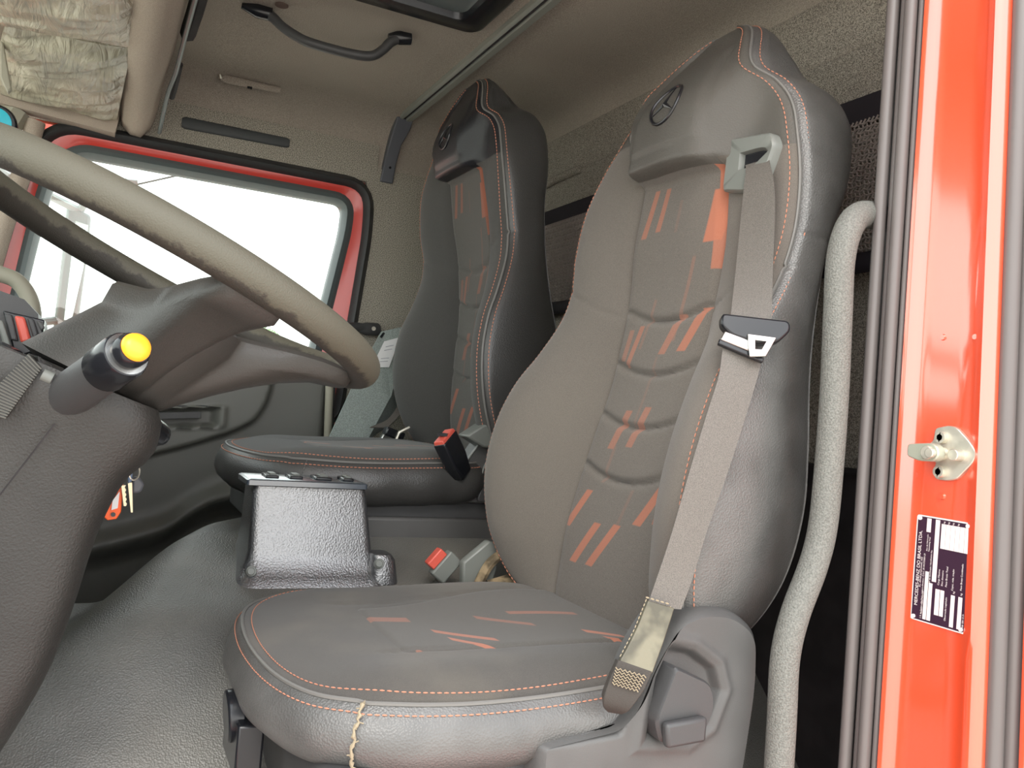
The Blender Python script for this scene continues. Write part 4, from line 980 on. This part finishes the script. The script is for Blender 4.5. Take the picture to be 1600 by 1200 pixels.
# ceiling grab handle
gh = thing('ceiling_grab_handle', 'black grab handle fixed to the roof lining, upper left', 'handle', (1.87, .39, .80))
hh = [(1.90, .245, .800), (1.895, .262, .795), (1.885, .285, .775), (1.872, .315, .757), (1.862, .345, .747), (1.852, .42, .742), (1.846, .47, .746), (1.843, .495, .765), (1.841, .510, .785), (1.840, .525, .797)]
mb = MB(); mb.tube(spline(hh, 5), [.011]*8+[.0105]*30+[.011]*8, 12, flat=1.1); obj('grip', mb, M_['plastic'], gh)
for p0, p1 in (((1.905, .200, .805), (1.897, .262, .800)), ((1.842, .505, .798), (1.838, .555, .805))):
    mb = MB(); mb.tube([p0, V(*p0).lerp(V(*p1), .5), p1], [.006, .016, .014], 12); obj('mounting_foot', mb, M_['gloss'], gh)
mb = MB(); mb.cyl((1.86, .275, .8095), (0, 0, 1), .014, .002, 20); tag(obj('lining_plug', mb, mat('brown_plug', (.15, .10, .08, 1), .8)), 'small round brown plug in the roof lining behind the ceiling handle', 'plug')
# roof hatch
ht = thing('roof_hatch', 'dark framed roof hatch with grey glass at the top edge', 'hatch', (1.45, .40, .80))
def rect(x0, x1, r0, r1, rad, z): return [(p.x, p.y, z) for p in rounded([Vector(q) for q in [(x0, r0), (x1, r0), (x1, r1), (x0, r1)]], rad, 6)]
mb = MB(); mb.grid([rect(1.16, 1.715, .10, .665, .03, .812), rect(1.16, 1.715, .10, .665, .03, .800), rect(1.17, 1.700, .115, .652, .03, .790), rect(1.20, 1.655, .15, .610, .025, .790), rect(1.205, 1.65, .155, .605, .025, .815), rect(1.16, 1.715, .10, .665, .03, .815)], closed=True); obj('hatch_frame', mb, M_['gloss'], ht, angle=40)
mb = MB(); mb.prism(rect(1.203, 1.652, .153, .607, .025, .803), (0, 0, .006)); obj('hatch_glass', mb, mat('smoked_grey_glass', (.13, .15, .15, 1), .15), ht, smooth=False)
# coat clip and slot in the side cove
mb = MB(); rows = []
a = un_ray(345, 122, 2.345); b = un_ray(438, 141, 2.345); mb.tube([a, a.lerp(b, .1), a.lerp(b, .9), b], [.005, .011, .009, .008], 12, flat=.5); cc_ = tag(obj('coat_hook_rail', mb, M_['head'], bevel=0), 'flat lining coloured coat clip on the side roof lining above the dark slot', 'hook')
mb = MB(); mb.tube([a, a+V(-.004, -.004, .008)], [.007, .004], 10); obj('chrome_tip', mb, M_['steel'], cc_)
mb = MB(); q = un_ray(390, 137, 2.334); mb.box(q, (.004, .012, .006)); obj('hook_hole', mb, M_['gloss'], cc_)
a = un_ray(284, 191, 2.412); b = un_ray(452, 224, 2.412); mb = MB(); mb.tube([a, a.lerp(b, .03), a.lerp(b, .97), b], [.012, .016, .014, .011], 16, flat=.35); tag(obj('speaker_slot', mb, mat('slate_slot', (.055, .06, .062, 1), .6)), 'long dark slotted vent above the passenger window', 'vent')
# aluminium cross rail and its end bracket
rl = thing('cross_rail', 'pale metal curtain rail crossing the roof lining, bracket at its passenger end', 'rail', (1.6, .715, .80))
mb = MB(); mb.prism([(.76, .700, .812), (.76, .700, .799), (.76, .708, .796), (.76, .711, .803), (.76, .717, .803), (.76, .720, .794), (.76, .735, .794), (.76, .735, .812)], (1.61, 0, 0)); obj('rail_profile', mb, M_['rail'], rl, smooth=False)
mb = MB(); mb.tube([(.76, .714, .7985), (2.365, .714, .7985)], .0018, 6); obj('rail_slot', mb, M_['dark_lower'], rl)
mb = MB(); mb.grid([[(2.35, .692, .80), (2.35, .74, .80), (2.37, .74, .81), (2.37, .692, .81)], [(2.365, .690, .775), (2.365, .738, .775), (2.395, .735, .79), (2.395, .69, .79)], [(2.388, .686, .73), (2.388, .722, .73), (2.42, .722, .73), (2.42, .686, .73)], [(2.398, .680, .68), (2.398, .716, .68), (2.425, .716, .68), (2.425, .68, .68)], [(2.402, .674, .622), (2.402, .712, .622), (2.425, .712, .622), (2.425, .674, .622)]], closed=True, cap=True)
br = obj('end_bracket', mb, M_['bracket'], rl, bevel=.003)
mb = MB(); mb.cyl((2.399, .698, .665), (1, 0, 0), .0035, .004, 12); obj('bracket_hole', mb, M_['gloss'], br)

# ================================================================== REAR STORAGE NETS
def net(x0, x1, lab):
    nt_ = thing('storage_net', lab, 'net', ((x0+x1)/2, 1.10, .27))
    mb = MB(); mb.prism([(x0, 1.100, .570), (x0, 1.100, .525), (x0, 1.106, .525), (x0, 1.106, .570)], (x1-x0, 0, 0)); obj('top_band', mb, M_['netband'], nt_, smooth=False)
    mb = MB(); mb.tube([(x0, 1.085, .285), ((x0+x1)/2, 1.075, .28), (x1, 1.085, .285)], .017, 10, flat=.6); obj('bottom_hem', mb, M_['netband'], nt_)
    mb = MB(); st_ = .0085; zt_, zb_ = .53, .29
    def bag(x, z): return 1.098-.03*math.sin(math.pi*clamp((z-zb_)/(zt_-zb_)))*.6
    n = int((x1-x0)/st_)
    rows_ = int((zt_-zb_)/st_)
    for i in range(n):
        x = x0+i*st_; mb.tube([(x+(st_*.35 if k % 2 else -st_*.1), bag(x, zb_+k*st_), zb_+k*st_) for k in range(rows_+1)], .0016, 4)
    for k in range(rows_):
        z = zb_+k*st_; mb.tube([(x0+i*st_, bag(0, z)-.001, z+(.002 if i % 2 else -.001)) for i in range(n)], .0016, 4)
    obj('mesh', mb, M_['net'], nt_, smooth=False)
    return nt_
net(.90, 1.42, 'dark mesh storage net on the rear wall beside the curved grab tube')
net(1.62, 2.34, 'dark mesh storage net on the rear wall showing between the two seats')
mb = MB(); mb.box((1.10, 1.135-.04, .42), (.42, .012, .27)); 

# ================================================================== DRIVER GRAB TUBE
mb = MB(); gp_ = [(.766, .955, .280), (.775, .905, .281), (.779, .855, .281), (.768, .815, .272), (.76, .790, .248), (.76, .782, .21), (.76, .784, .15), (.76, .788, .05), (.76, .788, -.05), (.76, .785, -.11), (.76, .774, -.155), (.76, .752, -.21), (.76, .742, -.26), (.76, .744, -.33), (.76, .746, -.42), (.76, .75, -.62)]
mb.tube(spline(gp_, 7), .0168, 20); tag(obj('grab_tube', mb, M_['tube']), 'tall bent grey rubber coated grab tube beside the driver seat', 'handle')
# ================================================================== PASSENGER GRAB BAR + FIBRE PANEL
pg = thing('entry_grab_bar', 'black bent grab bar screwed to the lining behind the passenger window', 'handle', (2.37, .6, -.15))
mb = MB(); k_ = [un_ray(*p, X) for p, X in (((592, 514), 2.39), ((575, 513), 2.385), ((552, 511), 2.375), ((538, 514), 2.365), ((528, 524), 2.36), ((522, 545), 2.36), ((517, 600), 2.36), ((513, 690), 2.36))]
mb.tube(spline(k_, 6), [.013]*10+[.0135]*33, 14); obj('bar', mb, M_['plastic'], pg)
mb = MB(); f0 = un_ray(562, 513, 2.375); f1 = un_ray(594, 515, 2.385); mb.tube([f0, f0.lerp(f1, .3), f0.lerp(f1, .9), f1], [.012, .018, .018, .012], 12, flat=.45, up=(0, 0, 1)); obj('flat_foot', mb, M_['plastic'], pg)
mb = MB(); mb.cyl(un_ray(583.5, 513.5, 2.372), (1, 0, 0), .0058, .008, 14); obj('screw', mb, M_['steel'], pg)
mb = MB(); mb.tube([un_ray(515, 590, 2.345), un_ray(512, 690, 2.345)], .011, 12); obj('lower_post', mb, M_['beige'], pg)
fp = thing('folded_fibre_panel', 'pale grey fibre panel with a white sticker beside the passenger seat', 'panel', (2.24, .62, -.14))
def pq(u, v, X): return un_ray(u, v, X)
F = [pq(594, 520, 2.24), pq(643, 508, 2.24), pq(610, 620, 2.17), pq(572, 690, 2.14), pq(513, 684, 2.14), pq(552, 600, 2.17)]
mb = MB(); mb.add([F[0], F[1], F[2], F[3], F[4], F[5]], [(0, 1, 2, 5), (5, 2, 3, 4)]); o = obj('front_face', mb, M_['cover'], fp, smooth=False); md = o.modifiers.new('s', 'SOLIDIFY'); md.thickness = .006
mb = MB(); H = [pq(646, 508, 2.25), pq(636, 615, 2.22), pq(598, 672, 2.20)]; mb.add([F[1], H[0], H[1], H[2], F[3], F[2]], [(0, 1, 2, 5), (5, 2, 3, 4)]); o = obj('return_face', mb, M_['cover'], fp, smooth=False); md = o.modifiers.new('s', 'SOLIDIFY'); md.thickness = .004
def onF(a, b):   # a across, b down on the upper face
    return F[0].lerp(F[1], a).lerp(F[5].lerp(F[2], a), b)+V(-.006, -.002, 0)
mb = MB(); mb.add([onF(.28, .20), onF(.76, .16), onF(.72, .62), onF(.25, .66)], [(0, 1, 2, 3)]); st_ = obj('sticker', mb, M_['white'], fp, smooth=False); md = st_.modifiers.new('s', 'SOLIDIFY'); md.thickness = .0006
mb = MB()
for b in (.30, .36, .50, .55): mb.tube([onF(.40, b)+V(-.001, 0, 0), onF(.62, b-.02)+V(-.001, 0, 0)], .0007, 4)
obj('sticker_print', mb, M_['ink'], st_)
for a in (.12, .82):
    mb = MB(); mb.tube([onF(a+.02, .03), onF(a-.01, .11)], .0035, 8); obj('slot', mb, M_['gloss'], fp)

# ================================================================== SWITCH BOX ON THE TUNNEL
cb = thing('switch_box', 'black grained box with a switch plate on top, on the tunnel between the seats', 'console', (1.52, .34, -.285))
def cbring(z, x0, x1, r0, r1, rad, tilt=0): return [(p.x, p.y, z+tilt*(p.x-x0)) for p in rounded([Vector(q) for q in [(x0, r0), (x1, r0), (x1, r1), (x0, r1)]], rad, 4)]
mb = MB(); mb.grid([cbring(-.330, 1.385, 1.575, .215, .475, .03, .2), cbring(-.315, 1.39, 1.57, .220, .470, .03, .12), cbring(-.300, 1.405, 1.568, .228, .460, .025, .05), cbring(-.280, 1.420, 1.566, .236, .450, .02), cbring(-.262, 1.424, 1.565, .240, .446, .016), cbring(-.22, 1.434, 1.548, .241, .440, .014), cbring(-.168, 1.450, 1.545, .242, .434, .012), cbring(-.160, 1.450, 1.543, .244, .432, .012), cbring(-.157, 1.455, 1.540, .248, .427, .010)], closed=True, cap=True); obj('box_body', mb, M_['console'], cb, angle=50)
mb = MB(); mb.grid([cbring(-.158, 1.443, 1.547, .230, .432, .006), cbring(-.150, 1.443, 1.547, .230, .432, .006), cbring(-.148, 1.447, 1.543, .234, .428, .005)], closed=True, cap=True); sp2 = obj('switch_plate', mb, M_['switch'], cb, angle=40)
for i, (r, w) in enumerate(((.275, .022), (.315, .022), (.362, .028), (.405, .018))):
    mb = MB(); mb.box((1.495, r, -.146), (.05, w, .005)); obj('switch', mb, M_['gloss'], cb, bevel=.002)
    mb = MB(); mb.box((1.50, r+.003, -.1425), (.03, w*.5, .003)); obj('switch_mark', mb, M_['guide'], cb.children[-1] if False else cb, bevel=.001)
for u, v, X in ((392, 893, 1.412), (592, 881, 1.392)):
    mb = MB(); mb.cyl(un_ray(u, v, X), (-1, 0, .35), .0085, .010, 20); mb.cyl(un_ray(u, v, X-.006), (-1, 0, .35), .006, .006, 20); obj('fixing_screw', mb, M_['guide'], cb, bevel=.001)
mb = MB(); mb.grid([cbring(-.325, 1.395, 1.46, .44, .492, .02), cbring(-.272, 1.40, 1.455, .44, .482, .018), cbring(-.262, 1.405, 1.45, .44, .474, .014)], closed=True, cap=True); obj('mounting_ear', mb, M_['console'], cb, bevel=.003)

# ================================================================== JAMB HARDWARE
JR = .8525
sk = thing('door_striker', 'zinc door striker bolted to the red pillar above the data plate', 'striker', (.655, JR, -.05))
ol = [(.667, .020), (.650, .024), (.640, .022), (.624, .008), (.614, -.004), (.618, -.014), (.636, -.034), (.648, -.037), (.662, -.037), (.667, -.028), (.662, -.018), (.672, -.014), (.676, .000), (.668, .006)]
mb = MB(); mb.prism([(p.x, JR+.001, p.y) for p in rounded([Vector(q) for q in ol], .004, 3)], (0, -.006, 0)); obj('base_plate', mb, M_['steel'], sk, bevel=.001)
mb = MB(); mb.prism([(p.x, JR-.028, p.y) for p in rounded([Vector(q) for q in [(.683, .000), (.652, .003), (.644, -.001), (.642, -.011), (.648, -.017), (.667, -.018), (.683, -.014)]], .004, 3)], (0, .012, 0)); obj('catch_arm', mb, mat('greenish_zinc', (.45, .47, .38, 1), .45, metal=.5), sk, bevel=.0015)
mb = MB(); mb.cyl((.655, JR-.018, -.008), (0, 1, 0), .0075, .028, 18); mb.cyl((.650, JR-.031, -.008), (0, 1, 0), .0055, .006, 18); mb.cyl((.634, JR-.010, -.008), (0, 1, 0), .0065, .014, 18); obj('pin', mb, M_['steel'], sk, bevel=.0008)
for x, z in ((.656, .010), (.655, -.028)):
    mb = MB(); mb.tube([(x, JR-.004, z), (x, JR-.011, z), (x, JR-.011, z), (x, JR-.007, z)], [.0068, .0064, .0036, .0034], 18); obj('socket_bolt', mb, M_['steel'], sk)
cp = thing('data_plate', 'black maker data plate with white boxes riveted to the red pillar', 'plate', (.641, JR, -.195))
def CPt(a, b, d=0):   # a: 0 left .. 1 right in the photo, b: 0 top .. 1 bottom
    return V(.684-.069*a, JR-.0015-d, -.079-.118*b)
mb = MB(); mb.prism([(p.x, JR+.002, p.y) for p in rounded([Vector((CPt(a, b).x, CPt(a, b).z)) for a, b in ((0, 0), (1, 0), (1, 1), (0, 1))], .003, 3)], (0, -.0042, 0)); obj('plate_edge', mb, M_['print'], cp, smooth=False)
mb = MB(); mb.prism([(p.x, JR-.0022, p.y) for p in rounded([Vector((CPt(a, b).x, CPt(a, b).z)) for a, b in ((.025, .012), (.975, .012), (.975, .988), (.025, .988))], .003, 3)], (0, -.0004, 0)); obj('plate_face', mb, M_['plate'], cp, smooth=False)
mb = MB(); D_ = .0014
def bx(a0, b0, a1, b1): mb.add([CPt(a0, b0, D_), CPt(a1, b0, D_), CPt(a1, b1, D_), CPt(a0, b1, D_)], [(0, 1, 2, 3)])
bx(.20, .02, .28, .15); bx(.36, .02, .44, .60); bx(.235, .52, .30, .97); bx(.31, .62, .38, .97); bx(.44, .66, .52, .90); bx(.53, .66, .60, .90); bx(.72, .68, .79, .97); bx(.85, .68, .92, .97)
for i in range(6): bx(.47+i*.083, .05, .47+i*.083+.079, .28)
obj('blank_box', mb, mat('pale_plate_field', (.85, .72, .70, 1), .5), cp, smooth=False, recalc=False)
for a, b in ((.07, .03), (.93, .03), (.07, .965), (.93, .965)):
    mb = MB(); mb.cyl(CPt(a, b, .001), (0, 1, 0), .0022, .003, 12); obj('rivet', mb, M_['print'], cp)
def text(s, a, b, size, xs=1.0):
    cu = bpy.data.curves.new('t', 'FONT'); cu.body = s; cu.size = size; cu.extrude = 0
    to = bpy.data.objects.new('t', cu); C.objects.link(to); bpy.context.view_layer.update()
    me = bpy.data.meshes.new_from_object(to.evaluated_get(bpy.context.evaluated_depsgraph_get())); bpy.data.objects.remove(to); bpy.data.curves.remove(cu)
    o0 = CPt(a, b, D_+.0002); m_ = MB()
    # text runs upwards on the plate: x of text -> +Z, y of text -> +X (photo left)
    m_.add([o0+V(v.co.y, 0, v.co.x*xs) for v in me.vertices], [tuple(p.vertices) for p in me.polygons]); bpy.data.meshes.remove(me); return m_
for s, a, b, sz, xs in (('MERCEDES-BENZ DO BRASIL LTDA.', .125, .86, .0058, .92), ('Av. Alfred Jurzykowski, 562', .165, .68, .0030, 1), ('S. B. do Campo - São Paulo - Indústria Brasileira - C.G.C. 59.104.273/0001-29', .215, .97, .0028, .82),
                        ('Ano de Fabricação', .245, .33, .0025, 1), ('Fabricating Year', .285, .33, .0025, 1), ('Modelo / Model Number', .225, .93, .0026, 1), ('Nº de Identificação / Identification No.', .335, .62, .0026, .9),
                        ('Carga Máxima', .50, .62, .0030, 1), ('Eixo dianteiro', .565, .62, .0030, 1), ('Peso Bruto Total', .64, .62, .0032, 1), ('Capac. máx. tração', .75, .64, .0030, 1), ('Peso Bruto Combinado', .90, .62, .0030, 1), ('Observação Legislação', .655, .93, .0028, 1), ('A 958 584 12 21', .965, .97, .0026, 1),
                        ('kg', .53, .045, .0028, 1), ('kg', .61, .045, .0028, 1), ('kg', .69, .045, .0028, 1), ('kg', .78, .045, .0028, 1), ('kg', .78, .665, .0030, 1), ('kg', .91, .665, .0030, 1)):
    obj('plate_lettering', text(s, a, b, sz, xs), M_['print'], cp, smooth=False, recalc=False)

# ================================================================== OUTSIDE THE PASSENGER WINDOW
mr = thing('exterior_mirror', 'tall grey exterior mirror seen through the passenger window', 'mirror', (2.8, -.1, .1))
def pz(u, v, X): return un_ray(u, v, X)
mb = MB(); mb.prism([pz(*p, 2.85) for p in ((104, 318), (143, 336), (136, 400), (120, 520), (82, 520), (96, 400))], (.05, 0, 0)); obj('mirror_housing', mb, mat('grey_mirror_plastic', (.22, .27, .25, 1), .5), mr, bevel=.01)
mb = MB(); mb.prism([pz(*p, 2.845) for p in ((118, 345), (138, 352), (130, 420), (112, 500), (100, 500), (112, 400))], (.004, 0, 0)); obj('mirror_glass', mb, mat('pale_mirror_glass', (.75, .8, .78, 1), .1, metal=.8), mr)
mb = MB(); mb.tube([pz(150, 282, 2.75), pz(215, 288, 2.75)], .014, 8, flat=.6); mb.tube([pz(150, 282, 2.75), pz(125, 330, 2.87)], .012, 8); mb.tube([pz(125, 330, 2.87), (2.7, -.28, .52), (2.44, -.30, .50)], .012, 8); obj('mirror_arm', mb, mat('pale_arm', (.4, .5, .48, 1), .5), mr)
mb = MB(); mb.tube([pz(95, 500, 2.87), (2.7, -.28, .10), (2.44, -.32, .06)], .012, 8); obj('mirror_arm', mb, M_['guide'], mr)
mb = MB(); mb.tube([pz(215, 288, 2.75), pz(305, 268, 2.6)], .003, 6); obj('mirror_wire', mb, M_['guide'], mr)
# neighbouring red truck
tk = thing('parked_truck', 'red truck parked beyond the passenger window', 'truck', (7, -.6, -ZC))
a = pz(131, 470, 7.0); 
mb = MB(); mb.box((7.6, -1.2, -.75), (1.6, 1.9, 2.0)); obj('cab_body', mb, M_['red'], tk, bevel=.08)
mb = MB(); mb.box((6.79, -.5, -.2), (.04, .4, .5)); obj('side_window', mb, M_['gloss'], tk, bevel=.01)
for y in (-1.7, -.6):
    mb = MB(); mb.cyl((6.9, y, -ZC+.45), (1, 0, 0), .45, .3, 28); obj('wheel', mb, M_['rubber_d'], tk, bevel=.03)
# trees
def tree(x, r, h, w, seed, lab):
    rnd = random.Random(seed); t = thing('leafy_tree', lab, 'tree', (x, r, -ZC), 'trees beyond the passenger window')
    mb = MB(); mb.tube([(x, r, -ZC), (x+.05, r+.05, -ZC+h*.5), (x, r, -ZC+h*.8)], [.12, .09, .04], 8); obj('trunk', mb, M_['bark'], t)
    mb = MB()
    for i in range(3800):
        a = rnd.uniform(0, 6.283); q = rnd.uniform(0, 1)**.5; zz_ = rnd.uniform(.12, 1); rad = w*math.sin(math.pi*min(1, zz_*.8+.16))**.6*(.65+.35*math.sin(a*3+zz_*9+seed)); p = V(x+rad*q*math.cos(a), r+rad*q*math.sin(a), -ZC+h*zz_)
        d = V(rnd.uniform(-1, 1), rnd.uniform(-1, 1), rnd.uniform(-1, 1)).normalized()*.07; e = d.cross(V(rnd.uniform(-1, 1), rnd.uniform(-1, 1), rnd.uniform(-1, 1))).normalized()*.04
        mb.add([p-d, p+e, p+d, p-e], [(0, 1, 2, 3)])
    obj('foliage', mb, M_['foliage'], t, smooth=False, recalc=False)
tree(13, 1.7, 3.15, 1.2, 1, 'pale green leafy tree low in the passenger window beyond the steering wheel spoke')
tree(13.5, 3.6, 3.9, 1.0, 2, 'taller pale green tree at the rear edge of the passenger window')
# remove helper keys
for o in bpy.data.objects:
    if 'wc' in o: del o['wc']
